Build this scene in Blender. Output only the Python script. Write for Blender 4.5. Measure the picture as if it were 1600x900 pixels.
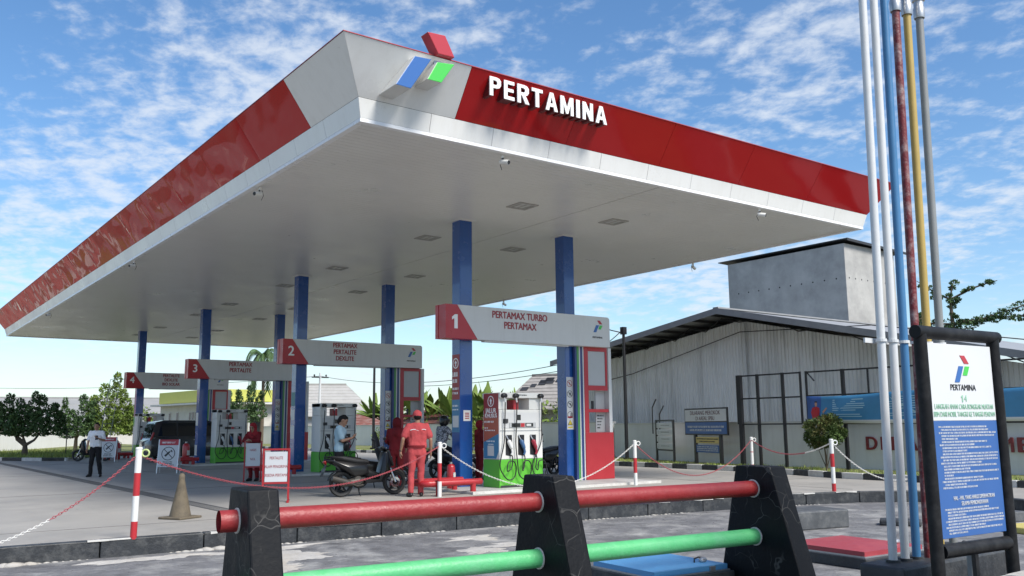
import bpy, bmesh, math, random
from mathutils import Vector, Matrix, noise
R = math.radians
scene = bpy.context.scene
for o in list(bpy.data.objects):
    bpy.data.objects.remove(o)
COL = scene.collection
# ------------------------------------------------------------------ camera
cam = bpy.data.cameras.new('camera'); cam.sensor_width = 36; cam.lens = 31.136
cam.clip_start = 0.1; cam.clip_end = 3000
camo = bpy.data.objects.new('camera', cam); COL.objects.link(camo)
yaw, pitch, roll = R(53.4568), R(8.8239), R(-0.5368)
fw = Vector((math.cos(yaw)*math.cos(pitch), math.sin(yaw)*math.cos(pitch), math.sin(pitch)))
rt = Vector((math.sin(yaw), -math.cos(yaw), 0)); up = rt.cross(fw)
rt2 = rt*math.cos(roll) + up*math.sin(roll); up2 = -rt*math.sin(roll) + up*math.cos(roll)
M4 = Matrix((rt2, up2, -fw)).transposed().to_4x4(); M4.translation = (-6.004, -12.034, 1.390)
camo.matrix_world = M4
scene.camera = camo
# ------------------------------------------------------------------ sky and sun
SUN_EL, SUN_AZ = R(48), math.atan2(0.16, -1)      # azimuth measured from +Y towards +X
world = bpy.data.worlds.new('World'); scene.world = world; world.use_nodes = True
nt = world.node_tree; nt.nodes.clear()
def N(t, **k):
    n = nt.nodes.new(t)
    for a, b in k.items(): setattr(n, a, b)
    return n
def L(a, b): nt.links.new(a, b)
sky = N('ShaderNodeTexSky', sky_type='NISHITA', sun_disc=False)
sky.sun_elevation = SUN_EL; sky.sun_rotation = SUN_AZ
sky.air_density = 1.0; sky.dust_density = 0.6; sky.ozone_density = 2.5
tc = N('ShaderNodeTexCoord'); sep = N('ShaderNodeSeparateXYZ'); L(tc.outputs['Generated'], sep.inputs[0])
zz = N('ShaderNodeMath', operation='MAXIMUM'); L(sep.outputs[2], zz.inputs[0]); zz.inputs[1].default_value = 0.0
za = N('ShaderNodeMath', operation='ADD'); L(zz.outputs[0], za.inputs[0]); za.inputs[1].default_value = 0.16
dx = N('ShaderNodeMath', operation='DIVIDE'); L(sep.outputs[0], dx.inputs[0]); L(za.outputs[0], dx.inputs[1])
dy = N('ShaderNodeMath', operation='DIVIDE'); L(sep.outputs[1], dy.inputs[0]); L(za.outputs[0], dy.inputs[1])
cmb = N('ShaderNodeCombineXYZ'); L(dx.outputs[0], cmb.inputs[0]); L(dy.outputs[0], cmb.inputs[1])
mp = N('ShaderNodeMapping'); mp.inputs['Scale'].default_value = (1.15, 1.0, 1); mp.inputs['Rotation'].default_value = (0, 0, 0.5); mp.inputs['Location'].default_value = (3.1, 1.7, 0)
L(cmb.outputs[0], mp.inputs[0])
n1 = N('ShaderNodeTexNoise'); n1.inputs['Scale'].default_value = 1.15; n1.inputs['Detail'].default_value = 3
n2 = N('ShaderNodeTexNoise'); n2.inputs['Scale'].default_value = 12.5; n2.inputs['Detail'].default_value = 10; n2.inputs['Roughness'].default_value = 0.6; n2.inputs['Distortion'].default_value = 0.15
L(mp.outputs[0], n1.inputs['Vector']); L(mp.outputs[0], n2.inputs['Vector'])
a1 = N('ShaderNodeMath', operation='MULTIPLY'); L(n1.outputs[0], a1.inputs[0]); a1.inputs[1].default_value = 0.95
a2 = N('ShaderNodeMath', operation='ADD'); L(a1.outputs[0], a2.inputs[0]); L(n2.outputs[0], a2.inputs[1])
rmp = N('ShaderNodeValToRGB'); rmp.color_ramp.elements[0].position = 0.0; rmp.color_ramp.elements[1].position = 1.0
e = rmp.color_ramp.elements; e[0].color = (0, 0, 0, 1); e[1].color = (1, 1, 1, 1)
sc = N('ShaderNodeMapRange'); L(a2.outputs[0], sc.inputs[0]); sc.inputs[1].default_value = 0.89; sc.inputs[2].default_value = 1.26; sc.interpolation_type = 'SMOOTHSTEP'
L(sc.outputs[0], rmp.inputs[0])
cfac = N('ShaderNodeMath', operation='MULTIPLY'); L(rmp.outputs[0], cfac.inputs[0]); cfac.inputs[1].default_value = 0.74
hz = N('ShaderNodeMapRange'); L(zz.outputs[0], hz.inputs[0]); hz.inputs[1].default_value = 0.0; hz.inputs[2].default_value = 0.16; hz.inputs[3].default_value = 0.34; hz.inputs[4].default_value = 0.0
skyg = N('ShaderNodeHueSaturation'); skyg.inputs['Saturation'].default_value = 1.18; skyg.inputs['Value'].default_value = 0.92
L(sky.outputs[0], skyg.inputs['Color'])
mxh = N('ShaderNodeMixRGB'); L(hz.outputs[0], mxh.inputs[0]); L(skyg.outputs[0], mxh.inputs[1]); mxh.inputs[2].default_value = (2.9, 4.2, 4.9, 1)
mx = N('ShaderNodeMixRGB'); L(cfac.outputs[0], mx.inputs[0]); L(mxh.outputs[0], mx.inputs[1]); mx.inputs[2].default_value = (4.3, 4.6, 5.0, 1)
bg = N('ShaderNodeBackground'); bg.inputs[1].default_value = 0.113
L(mx.outputs[0], bg.inputs[0])
wo = N('ShaderNodeOutputWorld'); L(bg.outputs[0], wo.inputs[0])
sl = bpy.data.lights.new('sun', 'SUN'); sl.energy = 3.2; sl.angle = R(22); sl.color = (1.0, 0.95, 0.87)
so = bpy.data.objects.new('sun', sl); COL.objects.link(so)
sd = Vector((math.sin(SUN_AZ)*math.cos(SUN_EL), math.cos(SUN_AZ)*math.cos(SUN_EL), math.sin(SUN_EL)))
so.rotation_euler = (-sd).to_track_quat('-Z', 'Y').to_euler(); so.location = (0, -20, 40)
scene.view_settings.view_transform = 'Standard'; scene.view_settings.look = 'None'
scene.view_settings.exposure = 0.8; scene.view_settings.gamma = 1.0; scene.view_settings.use_curve_mapping = False
scene.render.engine = 'CYCLES'
# ------------------------------------------------------------------ helpers: materials
def lin(r, g, b):
    f = lambda c: (c/255/12.92 if c/255 <= 0.04045 else ((c/255+0.055)/1.055)**2.4)
    return (f(r), f(g), f(b))
MATS = {}
def mat(name, col=(0.5, 0.5, 0.5), rough=0.5, metal=0.0, coat=0.0, var=0.0, vscale=3.0, dark=None, dscale=1.5, damt=0.0,
        bump=0.0, bscale=40.0, spec=0.5, streak=False, trans=0.0, alpha=1.0, chips=None, island=0.0):
    """procedural principled: base colour with fine tone variation, optional stain colour, optional fine relief"""
    if name in MATS: return MATS[name]
    m = bpy.data.materials.new(name); m.use_nodes = True; MATS[name] = m
    t = m.node_tree; b = t.nodes['Principled BSDF']
    c = (*col, 1)
    b.inputs['Base Color'].default_value = c; b.inputs['Roughness'].default_value = rough; b.inputs['Metallic'].default_value = metal
    b.inputs['Specular IOR Level'].default_value = spec
    if coat: b.inputs['Coat Weight'].default_value = coat; b.inputs['Coat Roughness'].default_value = 0.03
    if trans: b.inputs['Transmission Weight'].default_value = trans
    nn = t.nodes.new; ll = t.links.new
    co = nn('ShaderNodeTexCoord'); vec = co.outputs['Object']
    if streak:
        mpn = nn('ShaderNodeMapping'); mpn.inputs['Scale'].default_value = (6, 6, 0.35); ll(vec, mpn.inputs[0]); svec = mpn.outputs[0]
    else: svec = vec
    out = None
    if var:
        ns = nn('ShaderNodeTexNoise'); ns.inputs['Scale'].default_value = vscale; ns.inputs['Detail'].default_value = 8; ns.inputs['Roughness'].default_value = 0.65
        ll(vec, ns.inputs['Vector'])
        mr = nn('ShaderNodeMapRange'); mr.inputs[1].default_value = 0.25; mr.inputs[2].default_value = 0.75; mr.inputs[3].default_value = 1-var; mr.inputs[4].default_value = 1+var
        ll(ns.outputs[0], mr.inputs[0])
        hs = nn('ShaderNodeHueSaturation'); hs.inputs['Color'].default_value = c; ll(mr.outputs[0], hs.inputs['Value']); out = hs.outputs[0]
        rr = nn('ShaderNodeMapRange'); rr.inputs[1].default_value = 0.3; rr.inputs[2].default_value = 0.7; rr.inputs[3].default_value = max(0, rough-0.08); rr.inputs[4].default_value = min(1, rough+0.1)
        ll(ns.outputs[0], rr.inputs[0]); ll(rr.outputs[0], b.inputs['Roughness'])
    if dark is not None:
        nd = nn('ShaderNodeTexNoise'); nd.inputs['Scale'].default_value = dscale; nd.inputs['Detail'].default_value = 10; nd.inputs['Roughness'].default_value = 0.7
        ll(svec, nd.inputs['Vector'])
        rp = nn('ShaderNodeMapRange'); rp.inputs[1].default_value = 0.48; rp.inputs[2].default_value = 0.72; rp.inputs[3].default_value = 0; rp.inputs[4].default_value = damt
        ll(nd.outputs[0], rp.inputs[0])
        mxn = nn('ShaderNodeMixRGB'); ll(rp.outputs[0], mxn.inputs[0]); mxn.inputs[2].default_value = (*dark, 1)
        if out: ll(out, mxn.inputs[1])
        else: mxn.inputs[1].default_value = c
        out = mxn.outputs[0]
    if chips is not None:      # (colour, scale, amount): small hard-edged chips and scratches
        nc = nn('ShaderNodeTexNoise'); nc.inputs['Scale'].default_value = chips[1]; nc.inputs['Detail'].default_value = 5; nc.inputs['Roughness'].default_value = 0.7; ll(vec, nc.inputs['Vector'])
        rc = nn('ShaderNodeMapRange'); rc.inputs[1].default_value = 0.76-0.12*chips[2]; rc.inputs[2].default_value = 0.80-0.12*chips[2]; rc.inputs[4].default_value = 0.9; ll(nc.outputs[0], rc.inputs[0])
        mc = nn('ShaderNodeMixRGB'); ll(rc.outputs[0], mc.inputs[0]); mc.inputs[2].default_value = (*chips[0], 1)
        if out: ll(out, mc.inputs[1])
        else: mc.inputs[1].default_value = c
        out = mc.outputs[0]
    if island:                 # every leaf its own tone
        gi = nn('ShaderNodeNewGeometry'); ri = nn('ShaderNodeMapRange'); ri.inputs[3].default_value = 1-island; ri.inputs[4].default_value = 1+island*1.4; ll(gi.outputs['Random Per Island'], ri.inputs[0])
        hi = nn('ShaderNodeHueSaturation'); ll(ri.outputs[0], hi.inputs['Value'])
        if out: ll(out, hi.inputs['Color'])
        else: hi.inputs['Color'].default_value = c
        out = hi.outputs[0]
    if out: ll(out, b.inputs['Base Color'])
    if bump:
        nb = nn('ShaderNodeTexNoise'); nb.inputs['Scale'].default_value = bscale; nb.inputs['Detail'].default_value = 6; ll(vec, nb.inputs['Vector'])
        bp = nn('ShaderNodeBump'); bp.inputs['Strength'].default_value = bump; bp.inputs['Distance'].default_value = 0.02; ll(nb.outputs[0], bp.inputs['Height']); ll(bp.outputs[0], b.inputs['Normal'])
    return m
# ------------------------------------------------------------------ helpers: meshes
class MB:
    def __init__(s): s.v = []; s.f = []; s.m = []
    def add(s, vs, fs, mi=0):
        o = len(s.v); s.v += [tuple(p) for p in vs]
        for f in fs: s.f.append([o+i for i in f]); s.m.append(mi)
        return s
    def hexa(s, p, mi=0):      # p: 8 points, bottom 4 ccw then top 4
        return s.add(p, [(3, 2, 1, 0), (4, 5, 6, 7), (0, 1, 5, 4), (1, 2, 6, 5), (2, 3, 7, 6), (3, 0, 4, 7)], mi)
    def box(s, x0, x1, y0, y1, z0, z1, mi=0):
        return s.hexa([(x0, y0, z0), (x1, y0, z0), (x1, y1, z0), (x0, y1, z0), (x0, y0, z1), (x1, y0, z1), (x1, y1, z1), (x0, y1, z1)], mi)
    def obox(s, c, size, mtx, mi=0):
        h = [d/2 for d in size]; c = Vector(c)
        q = [(-1, -1, -1), (1, -1, -1), (1, 1, -1), (-1, 1, -1), (-1, -1, 1), (1, -1, 1), (1, 1, 1), (-1, 1, 1)]
        return s.hexa([c + mtx @ Vector((a*h[0], b*h[1], d*h[2])) for a, b, d in q], mi)
    def tube(s, pts, r, n=10, mi=0, caps=True):
        pts = [Vector(p) for p in pts]; k = len(pts); rs = r if isinstance(r, (list, tuple)) else [r]*k
        vs = []; t0 = (pts[1]-pts[0]).normalized(); u = t0.orthogonal().normalized()
        for i, p in enumerate(pts):
            t = ((pts[min(i+1, k-1)]-pts[max(i-1, 0)])).normalized()
            u = (u - t*u.dot(t)).normalized(); w = t.cross(u)
            for j in range(n):
                a = 2*math.pi*j/n; vs.append(p + (u*math.cos(a)+w*math.sin(a))*rs[i])
        fs = [(i*n+j, i*n+(j+1) % n, (i+1)*n+(j+1) % n, (i+1)*n+j) for i in range(k-1) for j in range(n)]
        if caps: fs += [tuple(range(n-1, -1, -1)), tuple((k-1)*n+j for j in range(n))]
        return s.add(vs, fs, mi)
    def cyl(s, p0, p1, r0, r1=None, n=14, mi=0): return s.tube([p0, p1], [r0, r0 if r1 is None else r1], n, mi)
    def lathe(s, prof, n=20, c=(0, 0, 0), ax='Z', mi=0):
        c = Vector(c); vs = []
        for r, h in prof:
            for j in range(n):
                a = 2*math.pi*j/n; x, y = r*math.cos(a), r*math.sin(a)
                vs.append(c + (Vector((x, y, h)) if ax == 'Z' else Vector((x, h, y)) if ax == 'Y' else Vector((h, x, y))))
        k = len(prof)
        return s.add(vs, [(i*n+j, i*n+(j+1) % n, (i+1)*n+(j+1) % n, (i+1)*n+j) for i in range(k-1) for j in range(n)], mi)
    def prism(s, poly, fn, a, b, mi=0):      # poly in 2d; fn(u,v,d) -> 3d
        n = len(poly); vs = [fn(u, v, a) for u, v in poly] + [fn(u, v, b) for u, v in poly]
        return s.add(vs, [tuple(range(n-1, -1, -1)), tuple(range(n, 2*n))] + [(i, (i+1) % n, n+(i+1) % n, n+i) for i in range(n)], mi)
    def hull(s, pts, mi=0):
        bm = bmesh.new()
        for p in pts: bm.verts.new(p)
        r = bmesh.ops.convex_hull(bm, input=bm.verts)
        bmesh.ops.delete(bm, geom=[g for g in r['geom_interior'] if isinstance(g, bmesh.types.BMVert)], context='VERTS')
        bm.verts.index_update()
        s.add([v.co.copy() for v in bm.verts], [[v.index for v in f.verts] for f in bm.faces], mi); bm.free(); return s
    def balls(s, sph, mi=0):
        return s.hull([Vector(p)+q*r for p, r in sph for q in ICO], mi)
    def mesh(s, name, mats, smooth=None):
        me = bpy.data.meshes.new(name); me.from_pydata(s.v, [], s.f); me.validate()
        for m in (mats if isinstance(mats, (list, tuple)) else [mats]): me.materials.append(m)
        if len(me.polygons) == len(s.m): me.polygons.foreach_set('material_index', s.m)
        bm = bmesh.new(); bm.from_mesh(me); bmesh.ops.recalc_face_normals(bm, faces=bm.faces); bm.to_mesh(me); bm.free()
        if smooth is not None:
            me.shade_smooth(); me.set_sharp_from_angle(angle=R(smooth))
        return me
    def build(s, name, mats, parent=None, smooth=None, bevel=0.0, seg=2):
        return obj(name, s.mesh(name, mats, smooth), parent, bevel, seg)
def ico():
    bm = bmesh.new(); bmesh.ops.create_icosphere(bm, subdivisions=2, radius=1); r = [v.co.copy() for v in bm.verts]; bm.free(); return r
ICO = ico()
def obj(name, me, parent=None, bevel=0.0, seg=2):
    o = bpy.data.objects.new(name, me); COL.objects.link(o)
    if parent: o.parent = parent
    if bevel:
        b = o.modifiers.new('bevel', 'BEVEL'); b.width = bevel; b.segments = seg; b.limit_method = 'ANGLE'; b.angle_limit = R(35); b.harden_normals = False
    return o
def thing(name, label, cat, loc=(0, 0, 0), rz=0, group=None):
    o = bpy.data.objects.new(name, None); COL.objects.link(o); o.empty_display_size = 0.2
    o.location = loc; o.rotation_euler = (0, 0, rz); return tag(o, label, cat, group)
def tag(o, label, cat, group=None):
    o['label'] = label; o['category'] = cat
    if group: o['group'] = group
    return o
def struct(o, kind='structure'): o['kind'] = kind; return o
def dup(o, parent=None):
    c = o.copy(); COL.objects.link(c); c.parent = parent
    for ch in list(o.children): dup(ch, c)
    return c
_txt = {}
def text_mesh(s, size, mats, bold=0.0, ext=0.004, align='CENTER', space=1.0, xs=1.0, font_h=None):
    """flat lettering in the local XY plane"""
    cu = bpy.data.curves.new('lettering', 'FONT'); cu.body = s; cu.size = size; cu.extrude = ext
    cu.align_x = align; cu.align_y = 'CENTER'; cu.space_character = space; cu.resolution_u = 4
    o = bpy.data.objects.new('tmp', cu); COL.objects.link(o)
    dg = bpy.context.evaluated_depsgraph_get(); me = bpy.data.meshes.new_from_object(o.evaluated_get(dg), depsgraph=dg)
    bpy.data.objects.remove(o); bpy.data.curves.remove(cu)
    me.materials.clear()
    for m in (mats if isinstance(mats, (list, tuple)) else [mats]): me.materials.append(m)
    if xs != 1.0:
        for v in me.vertices: v.co.x *= xs
    if bold:                                   # heavier strokes: the outline laid over itself with small shifts
        bm = bmesh.new(); b = bold*size
        for k, (ax, ay) in enumerate(((-b, 0), (b, 0), (0, b*0.8), (0, -b*0.8), (-b*.6, b*.6), (b*.6, -b*.6))):
            n0 = len(bm.verts); bm.from_mesh(me); bm.verts.ensure_lookup_table()
            for v in bm.verts[n0:]: v.co += Vector((ax, ay, -0.00012*k))
        bm.to_mesh(me); bm.free()
    return me
def digit_one(size, m, ext=0.003):
    mb = MB(); s = size
    mb.prism([(-.10*s, -.36*s), (.10*s, -.36*s), (.10*s, .36*s), (-.06*s, .36*s), (-.24*s, .22*s), (-.24*s, .07*s), (-.10*s, .16*s)], lambda u, v, d: (u, v, d), -ext, ext)
    return mb.mesh('number', m)
ROT = {'-y': Matrix(((1, 0, 0), (0, 0, -1), (0, 1, 0))), '-x': Matrix(((0, 0, -1), (-1, 0, 0), (0, 1, 0)))}   # text faces this way
def put(me, name, loc, face='-y', parent=None, extra=None):
    o = obj(name, me, parent); m = ROT[face].to_4x4()
    if extra: m = m @ extra
    m.translation = loc; o.matrix_local = m; return o
def glyph_bars(mb, x0, x1, z, h, fn, rng, mi=0, d=0.003):
    """a line of lettering too small to read: short strokes grouped in words; fn(u,v,d)->3d"""
    x = x0
    while x < x1 - h*0.4:
        n = rng.randint(3, 9)
        for k in range(n):
            if x > x1-h*0.4: break
            w = h*rng.choice((0.42, 0.5, 0.58, 0.3)); t = h*0.2
            c = rng.randint(0, 3)
            mb.prism([(x, z), (x+t, z), (x+t, z+h), (x, z+h)], fn, 0, d, mi)
            if c != 1: mb.prism([(x+t, z+h*0.82), (x+w, z+h*0.82), (x+w, z+h), (x+t, z+h)], fn, 0, d, mi)
            if c != 2: mb.prism([(x+t, z), (x+w, z), (x+w, z+h*0.18), (x+t, z+h*0.18)], fn, 0, d, mi)
            if c in (0, 3): mb.prism([(x+w-t, z+h*0.18), (x+w, z+h*0.18), (x+w, z+h*0.82), (x+w-t, z+h*0.82)], fn, 0, d, mi)
            x += w + h*0.16
        x += h*0.4
def logo(mb, cx, cz, s, fn, d0, d1, idx=(0, 1, 2)):
    """three slanted bars: red upper right, blue long left, green short right"""
    mb.prism([(cx-0.06*s, cz+0.50*s), (cx+0.24*s, cz+0.50*s), (cx+0.50*s, cz+0.20*s), (cx+0.20*s, cz+0.20*s)], fn, d0, d1, idx[0])
    mb.prism([(cx-0.50*s, cz-0.50*s), (cx-0.20*s, cz-0.50*s), (cx+0.12*s, cz+0.10*s), (cx-0.18*s, cz+0.10*s)], fn, d0, d1, idx[1])
    mb.prism([(cx+0.05*s, cz-0.24*s), (cx+0.33*s, cz-0.24*s), (cx+0.52*s, cz+0.10*s), (cx+0.23*s, cz+0.10*s)], fn, d0, d1, idx[2])
def polyface(mb, pts, z, mi=0):
    mb.add([(x, y, z) for x, y in pts], [tuple(range(len(pts)))], mi)
# ------------------------------------------------------------------ shared materials
m_white = mat('white_paint', (0.72, 0.72, 0.70), 0.4, var=0.05, dark=(0.35, 0.33, 0.30), damt=0.35, dscale=2.2)
m_panelwhite = mat('white_panel', (0.72, 0.72, 0.705), 0.32, var=0.02, vscale=1.0, dark=(0.50, 0.48, 0.44), damt=0.22, dscale=0.8, streak=True)
m_red = mat('red_paint', (0.36, 0.02, 0.026), 0.35, var=0.08, dark=(0.25, 0.02, 0.02), damt=0.3)
m_panelred = mat('red_panel', (0.41, 0.015, 0.017), 0.07, vscale=0.8, spec=0.2)
m_blue = mat('blue_column_paint', (0.016, 0.080, 0.30), 0.22, var=0.05, coat=0.4)
m_black = mat('black_paint', (0.012, 0.012, 0.014), 0.4, var=0.1)
m_rubber = mat('black_rubber', (0.014, 0.014, 0.014), 0.6, var=0.15)
m_steel = mat('galvanised_steel', (0.45, 0.46, 0.47), 0.38, metal=0.7, var=0.1)
m_green = mat('green_paint', (0.06, 0.40, 0.05), 0.35, var=0.05)
m_lgblue = mat('logo_blue', (0.03, 0.12, 0.36), 0.35); m_lggreen = mat('logo_green', (0.06, 0.50, 0.07), 0.35); m_lgred = mat('logo_red', (0.42, 0.03, 0.045), 0.35)
m_dark = mat('dark_grey', (0.03, 0.03, 0.032), 0.5, var=0.1)
m_glass = mat('dark_glass', (0.01, 0.012, 0.014), 0.05, coat=0.5)
LOGO = [m_lgred, m_lgblue, m_lggreen]

GLYPH = {'P': [[(0, 0), (.3, 0), (.3, 1), (0, 1)], [(.3, 1), (.62, 1), (.86, .96), (1, .85), (1, .62), (.86, .47), (.62, .42), (.3, .42), (.3, .59), (.56, .59), (.68, .65), (.68, .77), (.56, .83), (.3, .83)]],
 'E': [[(0, 0), (1, 0), (1, .18), (.33, .18), (.33, .42), (.92, .42), (.92, .59), (.33, .59), (.33, .82), (1, .82), (1, 1), (0, 1)]],
 'T': [[(.34, 0), (.66, 0), (.66, .82), (1, .82), (1, 1), (0, 1), (0, .82), (.34, .82)]], 'I': [[(0, 0), (1, 0), (1, 1), (0, 1)]],
 'N': [[(0, 0), (.28, 0), (.28, .56), (.70, 0), (1, 0), (1, 1), (.72, 1), (.72, .44), (.30, 1), (0, 1)]],
 'M': [[(0, 0), (.22, 0), (.22, .6), (.42, .06), (.58, .06), (.78, .6), (.78, 0), (1, 0), (1, 1), (.73, 1), (.5, .38), (.27, 1), (0, 1)]],
 'A': [[(0, 0), (.27, 0), (.335, .22), (.388, .40), (.5, .78), (.5, 1), (.36, 1)], [(1, 0), (.73, 0), (.665, .22), (.612, .40), (.5, .78), (.5, 1), (.64, 1)], [(.335, .22), (.665, .22), (.612, .40), (.388, .40)]]}
GLYPH['R'] = GLYPH['P'] + [[(.40, .42), (.72, .42), (1.04, 0), (.70, 0)]]
# ================================================================== the ground
m_earth = mat('earth', (0.13, 0.12, 0.08), 0.95, var=0.3, vscale=0.4, bump=0.4, bscale=8)
m_apron = mat('concrete_apron', (0.31, 0.295, 0.27), 0.62, var=0.16, vscale=0.55, dark=(0.19, 0.185, 0.175), damt=0.65, dscale=0.45, bump=0.15, bscale=60, spec=0.35, chips=((0.12, 0.115, 0.11), 1.6, 0.55))
m_paving = mat('slate_paving', (0.13, 0.13, 0.135), 0.75, var=0.45, vscale=3.5, dark=(0.36, 0.355, 0.34), damt=0.95, dscale=1.6, bump=0.8, bscale=16)
m_kerb = mat('black_kerb_paint', (0.022, 0.025, 0.029), 0.55, var=0.4, vscale=6, chips=((0.4, 0.39, 0.37), 14, 0.35), dark=(0.20, 0.20, 0.19), damt=0.35, dscale=5, bump=0.3, bscale=30)
m_kerbw = mat('white_kerb_paint', (0.55, 0.54, 0.51), 0.6, var=0.12, vscale=6, dark=(0.25, 0.24, 0.22), damt=0.55, dscale=4, bump=0.2, bscale=30)
m_grass = mat('grass', (0.16, 0.18, 0.06), 0.9, var=0.45, vscale=3, dark=(0.16, 0.13, 0.06), damt=0.6, dscale=0.9, bump=0.6, bscale=30)
m_cement = mat('spilled_cement', (0.39, 0.375, 0.35), 0.9, var=0.16, vscale=5, dark=(0.36, 0.31, 0.24), damt=0.8, dscale=1.5, bump=0.5, bscale=25)
mb = MB(); mb.add([(-900, -900, -0.26), (900, -900, -0.26), (900, 900, -0.26), (-900, 900, -0.26)], [(0, 1, 2, 3)])
struct(mb.build('ground', m_earth))
KERB = [(-16, 0.62), (-10, 0.5), (-4.45, 0.29), (-1.8, 0.14), (0, -0.06), (3.2, -0.27), (6.4, -0.66), (8.9, -1.05), (10.6, -1.6), (11.4, -2.3), (11.2, -3.6), (10.6, -4.7), (10.2, -7.0), (10.1, -16)]
KR = [(13.6, -16), (13.7, -6), (13.85, -3.0), (14.0, -0.2), (14.12, 1.57), (14.6, 3.14), (15.05, 5.5), (15.1, 10.5), (16.2, 18), (16.9, 25.7), (16.4, 38), (16.7, 47), (14, 62)]
KL = [(-16, 62), (-8, 48.5), (-0.3, 35.4), (1.2, 33.0), (2.0, 32.4), (2.7, 33.2), (3.6, 36.6), (7.5, 42), (11, 50), (13.4, 62)]
mb = MB(); ap = KERB + KR + [(14, 62), (-16, 62)]
bm = bmesh.new(); vs = [bm.verts.new((x, y, 0)) for x, y in KERB + KR + [(-16, 63)]]
for i in range(len(vs)): bm.edges.new((vs[i], vs[(i+1) % len(vs)]))
bmesh.ops.triangle_fill(bm, edges=bm.edges[:], use_beauty=True)
for f in bm.faces:
    if f.normal.z < 0: f.normal_flip()
me = bpy.data.meshes.new('concrete_apron'); bm.to_mesh(me); bm.free(); me.materials.append(m_apron)
apron = struct(obj('concrete_apron', me))
mb = MB(); mb.add([(-16, -17, -0.2), (14, -17, -0.2), (14, 0.9, -0.2), (-16, 0.9, -0.2)], [(0, 1, 2, 3)])
struct(mb.build('lower_paving', m_paving))
def verge(pts, z):
    bm = bmesh.new(); vs = [bm.verts.new((x, y, z)) for x, y in pts]
    for i in range(len(vs)): bm.edges.new((vs[i], vs[(i+1) % len(vs)]))
    bmesh.ops.triangle_fill(bm, edges=bm.edges[:], use_beauty=True)
    for f in bm.faces:
        if f.normal.z < 0: f.normal_flip()
    me = bpy.data.meshes.new('grass_verge'); bm.to_mesh(me); bm.free(); me.materials.append(m_grass)
    return struct(obj('grass_verge', me))
WALLR = [(17.0, -16), (16.9, -8), (16.8, 6), (17.6, 10), (19.0, 14.7), (22.3, 32.6), (23.5, 43), (22.6, 54), (20, 66)]
verge(KR + [(20, 66), (22.6, 54), (23.5, 43), (22.3, 32.6), (19.0, 14.7), (17.6, 10), (16.8, 6), (16.9, -8), (17.0, -16)], 0.10)
WALLL = [(-9.5, 29), (1.7, 52.2), (7.3, 63.8), (13, 75)]
verge([(-16, 62), (-8, 48.5), (-0.3, 35.4), (1.2, 33.0), (2.0, 32.4), (2.7, 33.2), (3.6, 36.6), (7.5, 42), (11, 50), (13.4, 62), (13.4, 75), (7.3, 63.8), (0, 66)], 0.10)
def resample(pl, step):
    out = []; pts = [Vector((a, b, 0)) for a, b in pl]; seg = [(pts[i+1]-pts[i]).length for i in range(len(pts)-1)]; tot = sum(seg)
    n = max(1, round(tot/step))
    for k in range(n+1):
        s = tot*k/n; i = 0
        while i < len(seg)-1 and s > seg[i]: s -= seg[i]; i += 1
        out.append(pts[i].lerp(pts[i+1], min(1, s/seg[i])))
    return out
rng = random.Random(4)
def kerb(name, pl, step, z0, z1, w, side, mats, view):
    root = struct(bpy.data.objects.new(name, None)); COL.objects.link(root)
    p = resample(pl, step); k = 0
    for i in range(len(p)-1):
        a, b = p[i], p[i+1]; d = (b-a).normalized(); nrm = Vector((-d.y, d.x, 0))*side; g = 0.006
        a2, b2 = a+d*g, b-d*g; j = rng.uniform(-0.006, 0.006); jz = rng.uniform(-0.005, 0.005)
        q = [a2+nrm*j, b2+nrm*j, b2+nrm*(w+j), a2+nrm*(w+j)]
        if not view(a): continue
        mb = MB(); mb.hexa([Vector((v.x, v.y, z0)) for v in q] + [Vector((v.x, v.y, z1+jz)) for v in q])
        mb.build('kerb_stone', mats[i % len(mats)], root, bevel=0.012)
    return root
kerb('dark_kerb', KERB, 1.25, -0.24, 0.018, 0.17, 1, [m_kerb], lambda a: -7 < a.x)
kerb('striped_kerb', KR, 0.62, -0.05, 0.15, 0.16, -1, [m_kerb, m_kerbw], lambda a: -5 < a.y < 50)
kerb('striped_kerb', KL, 1.25, -0.05, 0.15, 0.16, 1, [m_kerbw, m_kerb], lambda a: a.x > -6)
# white paint runs along the top edge of the dark kerb
kp = resample(KERB, 0.25)
for s0, s1 in ((-3.6, -2.95), (-2.25, -1.2), (7.6, 9.4), (2.5, 3.3), (9.8, 10.5), (5.6, 7.3)):
    mb = MB(); q = [v for v in kp if s0 <= v.x <= s1 and v.y > -2.2]
    for i in range(len(q)-1):
        w0, w1 = rng.uniform(0.004, 0.05), rng.uniform(0.004, 0.05)
        mb.add([(q[i].x, q[i].y-0.012, 0.026), (q[i+1].x, q[i+1].y-0.012, 0.026), (q[i+1].x, q[i+1].y+w1, 0.026), (q[i].x, q[i].y+w0, 0.026),
                (q[i].x, q[i].y-0.012, 0.026-w0*0.6), (q[i+1].x, q[i+1].y-0.012, 0.026-w1*0.6)], [(0, 1, 2, 3), (4, 5, 1, 0)])
    if mb.f: struct(mb.build('kerb_paint', m_kerbw), 'structure')
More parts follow.
